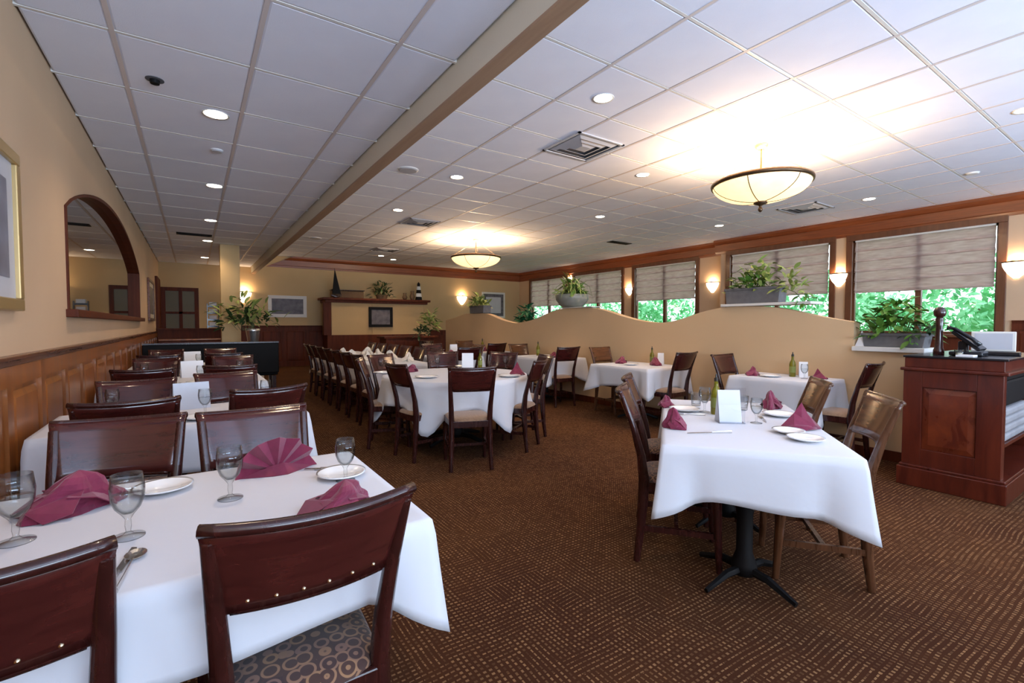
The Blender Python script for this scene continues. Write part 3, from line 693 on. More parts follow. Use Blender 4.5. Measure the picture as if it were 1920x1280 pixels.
# ---------------------------------------------------------------- tables and cloths
def table_rect(cx, cy, ang, a, b, label, ped=2):
    root = empty('dining_table', (cx, cy, 0), ang, label, 'table')
    MB().box(-a/2+.012, -b/2+.012, .70, a/2-.012, b/2-.012, .738).build('tabletop', M['mahog'], root, bevel=.004)
    xs = [0] if ped == 1 else [-a*.27, a*.27]
    for x_ in xs:
        MB().lathe([(.12, .68), (.05, .66), (.038, .60), (.038, .16), (.06, .10), (.06, .05)], 14, (x_, 0, 0)).build('pedestal', M['black'], root, smooth=True)
        for k_ in range(4):
            t = PI/2*k_+PI/4
            MB().tube([(x_, 0, .075), (x_+.13*math.cos(t), .13*math.sin(t), .07), (x_+.27*math.cos(t), .27*math.sin(t), .022)], [(.022, .022), (.02, .02), (.016, .012)], 6).build('foot', M['black'], root)
    return root
def cloth_rect(cx, cy, ang, a, b, label, d=.25, seed=0, tip=.42, flare=.26, dmap=None, wmin=None, wmax=None):
    rnd = random.Random(seed); ph = [rnd.uniform(0, 6.28) for _ in range(6)]
    ns = 26; per = []
    cor = [(-a/2, -b/2), (a/2, -b/2), (a/2, b/2), (-a/2, b/2)]
    for i in range(4):
        p, q = Vector(cor[i]), Vector(cor[(i+1) % 4]); L = (q-p).length; e = (q-p)/L; nrm = Vector((e.y, -e.x))
        pn = Vector((nrm.x, nrm.y)); prevn = Vector((-e.x, -e.y))
        for j in range(ns):
            u = j/ns; u = u - .10*math.sin(2*PI*u)/1.0*.9
            dist = min(u*L, (1-u)*L); per.append((p+e*u*L, nrm, dist, L, i, u, e))
    per2 = []
    for (p, nrm, dist, L, i, u, e) in per:
        f = max(0, 1-dist/(d*.95)); f2 = f*f*(3-2*f)*.3+f**2*.7
        dd = d if not dmap else dmap[i]
        drop = dd*(1+tip*f2) + .012*math.sin(ph[i]+u*L*9)*(1-f)
        # direction: normal blended with the diagonal at the corner
        diag = Vector(((1 if p.x > 0 else -1), (1 if p.y > 0 else -1))).normalized()
        g = max(0, 1-dist/.10); dirv = (nrm*(1-g)+diag*g).normalized()
        fl = flare*max(0, 1-dist/.16)**1.2
        fold = -.10*math.exp(-((dist-.14)/.055)**2)
        per2.append((p, dirv, drop, fl+fold+.035*math.sin(ph[4]+u*L*7)*(1-f)))
    n = len(per2); Mv = 9
    mb = MB(); z0_ = .744
    vs = []
    for v in range(Mv):
        s = v/(Mv-1)
        for (p, dv, drop, fl) in per2:
            out = .004 + fl*drop*s**1.15 + (.006 if v else 0)
            q_ = Vector((p.x+dv.x*out, p.y+dv.y*out))
            if wmin is not None or wmax is not None:
                wx_ = cx+q_.x*math.cos(ang)-q_.y*math.sin(ang)
                ex = (wmin-wx_) if (wmin is not None and wx_ < wmin) else (wmax-wx_ if (wmax is not None and wx_ > wmax) else 0)
                q_ += Vector((ex*math.cos(ang), -ex*math.sin(ang)))
            vs.append((q_.x, q_.y, z0_ - drop*s))
    fs = [(v*n+u, (v+1)*n+u, (v+1)*n+(u+1) % n, v*n+(u+1) % n) for v in range(Mv-1) for u in range(n)]
    mb.add(vs, fs)
    # top rings
    base = len(mb.v); ring0 = list(range(n)); prev = ring0
    for q in (.97, .6, .25):
        ring = list(range(len(mb.v), len(mb.v)+n)); mb.v += [(p.x*q, p.y*q, z0_+.002) for (p, _, _, _) in per2]
        mb.f += [(prev[u], prev[(u+1) % n], ring[(u+1) % n], ring[u]) for u in range(n)]; prev = ring
    mb.f.append(tuple(prev))
    o = mb.build('tablecloth', M['cloth'], None, smooth=True, loc=(cx, cy, 0), rot=(0, 0, ang))
    m_ = o.modifiers.new('solid', 'SOLIDIFY'); m_.thickness = .0025; m_.offset = 1
    return tag(o, label, 'tablecloth', 'white tablecloths')
# tables along the left wall
LT = [(1.235, 2.105, 'first'), (3.18, 3.90, 'second'), (5.20, 6.15, 'third'), (7.35, 8.25, 'fourth')]
LTL = ['foreground table in the lower left with the nearest place settings', 'second table along the panelled wall', 'third table along the panelled wall', 'fourth and farthest table along the panelled wall']
for i, (ya, yb, nm) in enumerate(LT):
    tcx, ta = (-.075, 1.25) if i == 0 else (-.045, 1.27)
    table_rect(tcx, (ya+yb)/2, 0, ta, yb-ya, LTL[i])
    cloth_rect(tcx, (ya+yb)/2, 0, ta, yb-ya, 'white cloth over the '+LTL[i].split(' with')[0], d=.20 if i == 0 else .26, seed=i+3, tip=.6 if i == 0 else .5, flare=.14 if i == 0 else .2, wmin=XL+.07)
bc = BP+BE*(BLEN/2)-BL*(BW/2); bang = math.atan2(BE.y, BE.x)
table_rect(bc.x, bc.y, bang, BLEN, BW, 'set table right of the aisle, under the large white cloth')
cloth_rect(bc.x, bc.y, bang, BLEN, BW, 'large white cloth with pointed corners on the table right of the aisle', d=.25, seed=11, tip=.34, flare=.17)
table_rect(5.17, 2.53, PI/2, .86, .62, 'right-hand table against the partition, with olive oil bottle', 1)
cloth_rect(5.17, 2.53, PI/2, .86, .62, 'white cloth on the right-hand partition table', d=.30, seed=21, wmax=XP-.02)
table_rect(5.06, 4.42, PI/2, 1.0, .80, 'middle table against the partition with two napkins', 1)
cloth_rect(5.06, 4.42, PI/2, 1.0, .80, 'white cloth on the middle partition table', d=.27, seed=22, wmax=XP-.02)
table_rect(5.05, 6.45, PI/2, 1.1, .80, 'third table along the partition, behind a dark chair', 1)
cloth_rect(5.05, 6.45, PI/2, 1.1, .80, 'white cloth on the third partition table', d=.30, seed=23, wmax=XP-.02)
table_rect(5.05, 8.65, PI/2, 1.1, .80, 'fourth table along the partition', 1)
cloth_rect(5.05, 8.65, PI/2, 1.1, .80, 'white cloth on the fourth partition table', d=.30, seed=24, wmax=XP-.02)
table_rect(2.42, 8.2, PI/2, 3.7, .85, 'long table behind the round table, set for a party')
cloth_rect(2.42, 8.2, PI/2, 3.7, .85, 'long white cloth on the party table', d=.30, seed=25)
table_rect(3.78, 7.6, 0, .85, .85, 'square table behind the round table', 1)
cloth_rect(3.78, 7.6, 0, .85, .85, 'white cloth on the square table behind the round table', d=.30, seed=26)
# round table
rt = empty('round_table', (RC.x, RC.y, 0), 0, 'round table in the middle of the room', 'table')
MB().lathe([(RR-.012, .70), (RR-.012, .738)], 48).build('tabletop', M['mahog'], rt)
MB().lathe([(.16, .69), (.06, .66), (.05, .58), (.05, .18), (.09, .10), (.09, .05)], 16).build('pedestal', M['black'], rt, smooth=True)
for k_ in range(4):
    t = PI/2*k_+.4
    MB().tube([(0, 0, .08), (.2*math.cos(t), .2*math.sin(t), .075), (.42*math.cos(t), .42*math.sin(t), .02)], [(.03, .03), (.026, .024), (.018, .014)], 6).build('foot', M['black'], rt)
def round_cloth(rot):
    hs = 1.10; n = 96; Mv = 10; vs = []; mb = MB(); z0_ = .744
    for v in range(Mv):
        s = v/(Mv-1)
        for k_ in range(n):
            t = 2*PI*k_/n
            cornerness = sum(math.exp(-(((math.degrees(t)-a0+180) % 360-180)/11.0)**2) for a0 in (-136, -82, -25, 35, 92, 160))
            L = .27+.25*cornerness
            wv = .11*math.sin(t*12+.7)*s*(.5+.7*L) + .05*math.sin(t*7)*s*L
            out = .004 + (.03+.16*cornerness)*s*L + wv*.35*s
            r = RR+out
            vs.append((r*math.cos(t), r*math.sin(t), z0_-L*s*.97))
    mb.add(vs, [(v*n+u, (v+1)*n+u, (v+1)*n+(u+1) % n, v*n+(u+1) % n) for v in range(Mv-1) for u in range(n)])
    prev = list(range(n))
    for q in (.97, .6, .25):
        ring = list(range(len(mb.v), len(mb.v)+n)); mb.v += [(RR*q*math.cos(2*PI*u/n), RR*q*math.sin(2*PI*u/n), z0_+.002) for u in range(n)]
        mb.f += [(prev[u], prev[(u+1) % n], ring[(u+1) % n], ring[u]) for u in range(n)]; prev = ring
    mb.f.append(tuple(prev))
    o = mb.build('tablecloth', M['cloth'], None, smooth=True, loc=(RC.x, RC.y, 0)); m_ = o.modifiers.new('solid', 'SOLIDIFY'); m_.thickness = .0025; m_.offset = 1
    tag(o, 'white square cloth falling in points from the round table', 'tablecloth', 'white tablecloths')
round_cloth(R(-110-45+26))

# ---------------------------------------------------------------- tableware
TZ = .7485
def goblet(x, y, label, s=1.0, water=True, group='water goblets'):
    root = empty('goblet', (x, y, TZ), 0, label, 'glass', group)
    if not hasattr(goblet, 'm'):
        prof = [(.0005, .004), (.034, .002), (.036, .0), (.036, .003), (.012, .008), (.0055, .016), (.0075, .030), (.0065, .048), (.014, .060), (.028, .078), (.036, .100), (.038, .128), (.034, .165),
                (.0325, .165), (.0362, .128), (.0343, .101), (.0265, .080), (.012, .063), (.0005, .061)]
        goblet.m = MB().lathe(prof, 28, cap=False).mesh('bowl_and_stem', M['glass'], True)
        pw = [(.0005, .0615), (.0118, .0635), (.0262, .0805), (.0340, .101), (.0355, .112), (.0005, .112)]
        goblet.w = MB().lathe(pw, 24, cap=False).mesh('water', M['water'], True)
    link('bowl_and_stem', goblet.m, root)
    if water: link('water', goblet.w, root.children[0])
    root.scale = (s, s, s); return root
def tumbler(x, y, label, s=1.0):
    root = empty('tumbler', (x, y, TZ), 0, label, 'glass', 'short glass tumblers')
    if not hasattr(tumbler, 'm'):
        tumbler.m = MB().lathe([(.0005, 0), (.028, 0), (.030, .003), (.036, .09), (.0345, .09), (.0285, .012), (.0005, .011)], 24, cap=False).mesh('glass_body', M['glass'], True)
        tumbler.r = MB().lathe([(.0345, .0885), (.0362, .0885), (.0362, .0915), (.0345, .0915)], 24, cap=False).mesh('rim', M['glass'], True)
    link('glass_body', tumbler.m, root); link('rim', tumbler.r, root); root.scale = (s, s, s)
def plate(x, y, label, r=.085, sx_=1, rz=0):
    key = 'm'
    if not hasattr(plate, 'm'):
        plate.m = MB().lathe([(.0005, .004), (.55, .004), (.62, .010), (.95, .020), (1.0, .024), (1.0, .028), (.93, .025), (.6, .014), (.54, .009), (.0005, .008)], 36, cap=False).mesh('plate', M['china'], True)
    o = link('plate', plate.m, None, (x, y, TZ), (0, 0, rz), (r*sx_, r, .75)); tag(o, label, 'plate', 'side plates'); return o
def napkin_fan(x, y, rz, label, s=1.0):
    root = empty('fan_napkin', (x, y, TZ), rz, label, 'napkin', 'burgundy folded napkins')
    if not hasattr(napkin_fan, 'm'):
        n = 13
        def fn(u, v):
            a = PI*(1-u)*1.02-.02; zig = .016*(1 if int(round(u*(n-1))) % 2 else -1)
            r = .012+.120*v*(1-.10*(1 if int(round(u*(n-1))) % 2 else 0))
            return (r*math.cos(a)*1.08, zig*v*1.2+.010*math.cos(a*2)*v - .030*v*math.sin(a)*.6, .006+r*math.sin(a)*1.0)
        napkin_fan.m = MB().grid(fn, n, 6).mesh('pleats', M['napkin'])
        # folded base lying in front and a flat fold behind
        b = MB()
        b.add([(-.125, -.006, .002), (-.03, -.055, .003), (.02, -.062, .002), (.055, -.045, .003), (.128, -.002, .002), (.02, -.012, .034), (-.02, -.012, .030), (0, .03, .003)],
              [(0,1,6), (1,2,5,6), (2,3,5), (3,4,5), (0,6,7), (6,5,7), (5,4,7)])
        napkin_fan.b = b.mesh('base_fold', M['napkin'])
    a = link('pleats', napkin_fan.m, root); b = link('base_fold', napkin_fan.b, root)
    for q in (a, b): m_ = q.modifiers.new('s', 'SOLIDIFY'); m_.thickness = .003
    root.scale = (s, s, s); return root
def napkin_rose(x, y, rz, label, s=1.0, tall=1.0):
    """crumpled crown: several wide soft petals around a standing peak"""
    root = empty('folded_napkin', (x, y, TZ), rz, label, 'napkin', 'burgundy folded napkins')
    if not hasattr(napkin_rose, 'm'):
        n = 24
        def fn(u, v):
            a = 2*PI*u; lob = 1+.20*math.cos(3*a+.4)+.10*math.cos(5*a)
            r = .088*(1-v)**.62*lob*(1+.10*math.sin(9*v+3*a))
            lean = .030*v
            return (r*math.cos(a)*1.15+lean, r*math.sin(a)*.8+.01*math.sin(6*v), .002+.125*v*(1-.25*abs(math.sin(1.5*a))*(1-v)))
        mb = MB().grid(fn, n, 9, closed=True)
        napkin_rose.m = mb.mesh('folds', M['napkin'])
        mb = MB()
        for (a0, r0, h0) in ((-.4, .11, .05), (2.6, .115, .045), (1.2, .09, .03), (4.2, .10, .035)):
            c0 = Vector((math.cos(a0), math.sin(a0), 0)); p0 = Vector((-c0.y, c0.x, 0))
            mb.add([c0*.02+p0*.05+Vector((0,0,.07)), c0*.02-p0*.05+Vector((0,0,.06)), c0*.08-p0*.045+Vector((0,0,h0)), c0*r0+Vector((0,0,.004)), c0*.08+p0*.05+Vector((0,0,h0*.6))], [(0,1,2,4),(2,3,4)])
        napkin_rose.p = mb.mesh('flap', M['napkin'])
    a = link('folds', napkin_rose.m, root); b = link('flap', napkin_rose.p, root)
    for q in (a, b): m_ = q.modifiers.new('s', 'SOLIDIFY'); m_.thickness = .003
    root.scale = (s, s, s*tall); return root
def napkin_cone(x, y, rz, label, s=1.0, tall=1.0):
    root = empty('peaked_napkin', (x, y, TZ), rz, label, 'napkin', 'burgundy folded napkins')
    if not hasattr(napkin_cone, 'm'):
        mb = MB()
        mb.add([(-.12, -.01, .004), (-.055, -.055, .03), (.0, -.03, .075), (.06, -.06, .035), (.125, -.015, .003), (.015, .0, .165), (.03, .055, .02), (-.06, .05, .02), (0, -.075, .004), (.045, -.01, .095), (-.03, -.005, .100)],
               [(0,1,10), (1,2,10), (2,9,5), (2,5,10), (2,3,9), (3,4,9), (4,6,9), (6,5,9), (6,7,10,5), (7,0,10), (1,8,2), (8,3,2), (0,8,1), (3,8,4)])
        napkin_cone.m = mb.mesh('folds', M['napkin'])
        napkin_cone.c = MB().tube([(-.10, -.035, .012), (-.04, -.058, .020), (.02, -.062, .018), (.07, -.052, .012)], [(.012, .008), (.017, .012), (.016, .011), (.008, .006)], 8).mesh('rolled_edge', M['napkin'], True)
    a = link('folds', napkin_cone.m, root); link('rolled_edge', napkin_cone.c, root); m_ = a.modifiers.new('s', 'SOLIDIFY'); m_.thickness = .003
    root.scale = (s, s, s*tall); return root
def cut_mesh(kind):
    mb = MB()
    if kind == 'knife':
        mb.add([(-.008, 0, .002), (.006, 0, .002), (.009, .10, .002), (.004, .125, .002), (-.007, .13, .002), (-.008, 0, .005), (.006, 0, .005), (.009, .10, .0035), (.004, .125, .003), (-.007, .13, .003)],
               [(4,3,2,1,0), (5,6,7,8,9), (0,1,6,5), (1,2,7,6), (2,3,8,7), (3,4,9,8), (4,0,5,9)])
        mb.tube([(0, 0, .005), (0, -.05, .006), (0, -.10, .006)], [(.006, .003), (.008, .0045), (.009, .0045)], 8)
    elif kind == 'spoon':
        mb.lathe([(.0005, .001), (.013, .003), (.020, .008), (.019, .0085), (.012, .0045), (.0005, .003)], 16, (0, 0, 0), cap=False, M=Matrix.Translation((0, .055, .001)) @ Matrix.Diagonal((1, 1.45, 1, 1)))
        mb.tube([(0, .030, .008), (0, 0, .010), (0, -.05, .006), (0, -.10, .004)], [(.004, .002), (.0035, .002), (.006, .002), (.009, .002)], 8)
    else:
        for i in range(4): mb.box(-.0115+.006*i, .045, .004, -.0085+.006*i, .09, .0055)
        mb.box(-.0115, .022, .004, .0095, .046, .0055)
        mb.tube([(-.001, .024, .005), (0, 0, .007), (0, -.05, .005), (0, -.10, .004)], [(.006, .001), (.0035, .002), (.006, .002), (.009, .002)], 8)
    return mb.mesh(kind, M['chrome'])
CUT = {k_: cut_mesh(k_) for k_ in ('knife', 'spoon', 'fork')}
def cutlery(kind, x, y, rz, label, s=1.0):
    o = link(kind, CUT[kind], None, (x, y, TZ), (0, 0, rz), (s, s, 1)); return tag(o, label, kind, 'steel cutlery')
def menu_card(x, y, rz, label, m_='card', w=.11, h=.17):
    root = empty('menu_card', (x, y, TZ), rz, label, 'menu card')
    th = .05
    for s_ in (-1, 1):
        MB().add([(-w/2, s_*th*.9, 0), (w/2, s_*th*.9, 0), (w/2, s_*.002, h), (-w/2, s_*.002, h)], [(0, 1, 2, 3)]).build('leaf_of_card', M[m_], root, solid=.002)
    return root
def oil_bottle(x, y, label, s=1.0):
    root = empty('oil_bottle', (x, y, TZ), 0, label, 'bottle')
    MB().lathe([(.0005, 0), (.028, 0), (.031, .005), (.031, .13), (.026, .155), (.013, .18), (.011, .215), (.013, .22), (.0005, .22)], 20, cap=False).build('glass_body', M['oil'], root, smooth=True)
    MB().lathe([(.013, .215), (.013, .235), (.006, .24), (.004, .262), (.0005, .263)], 12, cap=False).build('pourer', M['darkcap'], root)
    MB().lathe([(.0315, .045), (.0315, .11)], 20, cap=False).build('paper_label', M['oilpaper'], root, smooth=True)
    root.scale = (s, s, s)
M['oilpaper'] = mat('green_paper_label', (.20, .22, .05), .6)

def on(px, py, z=TZ): return atz(px, py, z)
# foreground table
x, y = on(241, 1006); goblet(x, y, 'water goblet above the knife and spoon on the foreground table', 1.0)
x, y = on(432, 934); goblet(x, y, 'water goblet in the middle of the foreground table, before the fan napkin', 1.0)
x, y = on(30, 1016); goblet(x, y, 'water goblet at the left edge of the picture', 1.05)
x, y = on(648, 900); goblet(x, y, 'goblet at the far right corner of the foreground table', .9)
x, y = on(520, 884); napkin_fan(x, y, R(8), 'burgundy napkin folded as a pleated fan before the glossy aisle chair', 1.0)
x, y = on(122, 958); napkin_rose(x, y, R(15), 'burgundy napkin folded in soft peaks beside the panelled wall', 1.12, .82)
x, y = on(632, 955); napkin_rose(x, y, R(30), 'burgundy napkin partly hidden behind the near red chair back', 1.0, .66)
x, y = on(306, 920); plate(x, y, 'white side plate at the far edge of the foreground table', .085)
x, y = on(640, 893); plate(x, y, 'white side plate under the far right goblet', .085)
x, y = on(222, 1075); cutlery('knife', x, y, R(-8), 'steel knife beside the spoon at the near table edge', 1.05)
x, y = on(243, 1066); cutlery('spoon', x, y, R(-6), 'steel spoon at the near edge of the foreground table', 1.1)
x, y = on(612, 880); cutlery('fork', x, y, R(60), 'steel fork right of the fan napkin', .9)
# second..fourth tables by the wall
TT = ['second', 'third', 'fourth']
for i, (ya, yb) in enumerate(((3.18, 3.90), (5.20, 6.15), (7.35, 8.25))):
    nm = TT[i]+' wall table'
    goblet(.05, ya+.28, 'water goblet in the middle of the '+nm, .95)
    goblet(.42, yb-.12, 'water goblet at the aisle end of the '+nm, .95)
    goblet(-.42, yb-.14, 'water goblet near the wall on the '+nm, .95)
    menu_card(-.02, yb-.13, R(10), 'grey folded menu card on the '+nm, 'greycard' if i == 0 else 'card', .20, .17)
    napkin_rose(-.36, ya+.40, R(40), 'burgundy napkin near the wall on the '+nm, .9, .7)
    napkin_rose(.33, ya+.42, R(-20), 'burgundy napkin at the aisle end of the '+nm, .9, .7)
    plate(.03, ya+.12, 'white plate at the near edge of the '+nm, .10)
    cutlery('knife', -.08, ya+.16, R(20), 'steel knife on the '+nm)
# big right table
x, y = on(1268, 803); napkin_rose(x, y, R(120), 'burgundy napkin tied like a bow at the near left of the right table', .56, 1.6)
x, y = on(1249, 762); napkin_rose(x, y, R(60), 'burgundy napkin at the far left corner of the right table', .62, 1.0)
x, y = on(1446, 765); napkin_rose(x, y, R(200), 'rounded burgundy napkin at the far right side of the right table', .72, 1.35)
x, y = on(1497, 803); napkin_cone(x, y, R(-35), 'wide peaked burgundy napkin at the near right of the right table', .92, .92)
x, y = on(1510, 826); plate(x, y, 'white side plate nearest the camera on the right table', .082)
x, y = on(1478, 812); plate(x, y, 'white plate under the peaked burgundy napkin', .075)
x, y = on(1462, 780); plate(x, y, 'white plate in front of the rounded burgundy napkin', .095)
x, y = on(1283, 770); plate(x, y, 'white plate behind the bow napkin on the right table', .095)
x, y = on(1335, 812); cutlery('knife', x, y, R(57-90+90), 'steel knife lying across the near left of the right table')
x, y = on(1430, 786); cutlery('fork', x, y, R(-52), 'steel fork beside the plate on the far right of the right table')
x, y = on(1290, 778); cutlery('fork', x, y, R(45), 'steel fork beside the bow napkin')
x, y = on(1365, 790); mc = menu_card(x, y, R(-40), 'white menu card in a clear stand at the middle of the right table', 'card', .12, .18)
MB().cbox((0, -.06, .10), (.14, .004, .20)).cbox((0, -.03, .004), (.14, .08, .005)).build('acrylic_stand', M['acrylic'], mc)
x, y = on(1342, 776); oil_bottle(x, y, 'olive oil bottle standing behind the menu card on the right table', .95)
x, y = on(1321, 772); goblet(x, y, 'water goblet left of the oil bottle on the right table', .95)
x, y = on(1418, 793); goblet(x, y, 'water goblet right of the menu card on the right table', .85)
x, y = on(1392, 768); tumbler(x, y, 'tumbler behind the menu card on the right table')
x, y = on(1305, 760); tumbler(x, y, 'tumbler at the far left of the right table')
# right partition table
napkin_rose(5.03, 2.80, R(30), 'burgundy napkin at the left of the right-hand partition table', .8, 1.0)
napkin_cone(5.30, 2.26, R(70), 'peaked burgundy napkin at the right of the right-hand partition table', .8, .8)
oil_bottle(5.27, 2.50, 'olive oil bottle on the right-hand partition table against the wall', 1.0)
menu_card(5.33, 2.42, R(-60), 'white menu card beside the oil bottle at the partition', 'card', .08, .16)
goblet(5.18, 2.34, 'water goblet on the right-hand partition table', .9); plate(5.05, 2.62, 'white plate on the right-hand partition table', .10)
# middle partition table
napkin_rose(5.05, 4.72, R(10), 'burgundy napkin at the far end of the middle partition table', .85, 1.0)
napkin_rose(5.18, 4.22, R(80), 'burgundy napkin at the near end of the middle partition table', .85, 1.1)
oil_bottle(5.32, 4.40, 'olive oil bottle on the middle partition table', .95)
menu_card(5.36, 4.28, R(-60), 'white menu card on the middle partition table', 'card', .08, .16)
plate(4.95, 4.45, 'white plate on the middle partition table', .10)
oil_bottle(5.1, 6.75, 'dark-topped bottle on the third partition table', 1.0); napkin_rose(5.0, 6.2, R(10), 'napkin on the third partition table', .8, 1.0)
napkin_rose(5.0, 8.5, R(10), 'napkin on the fourth partition table', .8, 1.0); oil_bottle(5.15, 8.8, 'oil bottle on the fourth partition table', 1.0)
# round table settings
for i, (px, py, lab) in enumerate(((800, 708, 'at the near left'), (720, 700, 'at the left'), (955, 706, 'at the right'), (870, 688, 'at the far side'))):
    x, y = on(px, py); plate(x, y, 'white plate '+lab+' of the round table', .12)
x, y = on(968, 703); napkin_cone(x, y, R(-10), 'red-burgundy napkin standing at the right of the round table', .85, 1.05)
x, y = on(770, 697); napkin_rose(x, y, R(10), 'burgundy napkin at the left of the round table', .8, .9)
x, y = on(715, 695); goblet(x, y, 'water goblet at the left of the round table', .95)
x, y = on(948, 690); goblet(x, y, 'water goblet at the right of the round table', .95)
x, y = on(820, 690); goblet(x, y, 'water goblet behind the near left plate of the round table', .95)
x, y = on(877, 692); menu_card(x, y, R(-30), 'pair of white menu cards in the middle of the round table', 'card', .14, .20)
x, y = on(900, 690); oil_bottle(x, y, 'oil bottle in the middle of the round table', .9)
# long table: white napkins
M['napwhite'] = noisy('cream_linen', (.70, .64, .55), (.80, .74, .66), 30, .8)
for i, (xx_, yy_) in enumerate(((2.20, 6.6), (2.66, 6.75), (2.22, 7.3), (2.64, 7.4), (2.2, 8.0), (2.65, 8.1), (2.2, 8.7), (2.65, 8.8))):
    r0 = napkin_rose(xx_, yy_, R(50*i), ['nearest', 'second', 'third', 'fourth'][i//2]+' cream napkin on the '+['left', 'right'][i % 2]+' side of the long table', 1.0, 1.15)
    r0['group'] = 'cream napkins on the long table'
    for c_ in r0.children: c_.data = c_.data.copy(); c_.data.materials.clear(); c_.data.materials.append(M['napwhite'])
napkin_rose(3.7, 7.45, 0, 'burgundy napkin on the square table behind the round table', .9, 1.0); menu_card(3.85, 7.6, 0, 'white menu card on the square table behind the round table', 'card', .14, .2)

# ---------------------------------------------------------------- black bench, plum booth, sideboard
bx0 = atz(297, 641, .97); bx1 = atz(512, 638, .97)
b = empty('upholstered_bench', (XL+.05, 9.6, 0), 0, 'black bench back across the end of the left table row', 'bench')
x1 = 2.05
MB().box(0, .30, .40, x1, .42, .96).build('backrest', M['black'], b, bevel=.015)
MB().box(0, .42, .34, x1, .95, .46).build('seat', M['black'], b, bevel=.02)
for xx_ in (.08, x1-.08):
    for yy_ in (.36, .88): MB().cbox((xx_, yy_, .17), (.06, .06, .34)).build('leg', M['mahog'], b)
MB().box(0, .29, .96, x1, .43, .985).build('top_rail', M['mahog'], b)
b = empty('upholstered_booth', (XL+.1, 13.3, 0), 0, 'plum upholstered booth back below the glazed door', 'booth')
MB().box(0, 0, 0, 1.35, .12, .93).build('frame', M['wains_dark'], b, bevel=.01)
MB().box(.05, -.04, .45, 1.30, .0, .90).build('back_cushion', M['purple'], b, bevel=.02)
MB().box(0, -.02, .93, 1.35, .14, .97).build('top_rail', M['wains'], b, bevel=.01)
b = empty('sideboard', (4.6, 11.6, 0), 0, 'dark wooden service sideboard at the far end of the partition', 'sideboard')
MB().box(-.6, 0, 0, .75, .5, .95).build('body', M['wains_dark'], b, bevel=.008)
MB().box(-.66, -.05, .95, .80, .55, 1.0).build('top', M['wains_dark'], b, bevel=.008)
for i in range(3):
    MB().box(-.56+.44*i, -.018, .10, -.16+.44*i, -.001, .88).build('door', M['wains_dark'], b, bevel=.004)
    MB().lathe([(.012, 0), (.016, .012), (.0005, .02)], 10, M=Matrix.Translation((-.2+.44*i, -.018, .6)) @ Matrix.Rotation(R(90), 4, 'X'), cap=False).build('knob', M['brass'], b)

# ---------------------------------------------------------------- host counter
cx0 = 4.84; cyA, cyB = .84, 1.42
c = empty('host_counter', (cx0, 0, 0), 0, 'dark red wooden host counter with raised panel front', 'counter')
MB().box(0, cyA, .14, .07, cyB, .93).build('body', M['counter'], c, bevel=.004)
MB().box(-.06, cyA-.04, 0, 1.6, cyB+.02, .15).box(-.04, cyA-.03, .15, 1.58, cyB+.01, .17).build('plinth', M['counter'], c, bevel=.006)
MB().box(-.035, cyA-.03, .93, 1.3, cyB+.02, .955).build('ledge', M['counter'], c, bevel=.006)
MB().box(.0, cyA-.0, .955, 1.3, cyB, 1.035).build('counter_upstand', M['counter'], c, bevel=.004)
MB().box(-.01, cyA-.02, 1.035, 1.3, cyB+.01, 1.052).build('countertop', M['blackplastic'], c, bevel=.004)
for (a0, a1, z0_, z1_) in ((cyA, cyA+.14, .17, .93), (cyB-.12, cyB, .17, .93)): MB().box(-.018, a0, z0_, -.0005, a1, z1_).build('stile', M['counter'], c, bevel=.003)
for (z0_, z1_) in ((.17, .30), (.80, .93)): MB().box(-.018, cyA+.14, z0_, -.0005, cyB-.12, z1_).build('rail', M['counter'], c, bevel=.003)
ya_, yb_, za_, zb_ = cyA+.145, cyB-.125, .305, .795; e = .04
MB().add([(-.002, ya_, za_), (-.002, yb_, za_), (-.002, yb_, zb_), (-.002, ya_, zb_), (-.014, ya_+e, za_+e), (-.014, yb_-e, za_+e), (-.014, yb_-e, zb_-e), (-.014, ya_+e, zb_-e)],
         [(0,4,5,1),(1,5,6,2),(2,6,7,3),(3,7,4,0),(4,7,6,5)]).build('panel', M['burl'], c)
# open shelving on the side facing the camera's right
MB().box(.07, cyB-.03, .17, 1.6, cyB, .93).build('back_board', M['counter'], c)
MB().box(1.57, cyA, .17, 1.6, cyB, .93).build('side_board', M['counter'], c)
MB().box(.07, cyA+.0, .40, 1.57, cyB-.03, .425).build('shelf', M['counter'], c)
for i in range(4):
    o = MB().box(.12, cyA+.01, .427+.062*i, .90, cyB-.08, .487+.062*i).build('folded_linen', M['linen'], None, bevel=.018, loc=(cx0, 0, 0))
    tag(o, ['bottom', 'second', 'third', 'top'][i]+' grey folded linen on the middle shelf of the host counter', 'linen', 'folded linens in the host counter')
bx_ = empty('black_case', (cx0+.12, cyA+.03, .678), 0, 'black case on top of the folded linens in the host counter', 'case')
MB().box(0, 0, 0, .80, .40, .20).build('body', M['black'], bx_, bevel=.02); MB().box(-.005, -.005, .20, .805, .405, .25).build('lid', M['black'], bx_, bevel=.01)
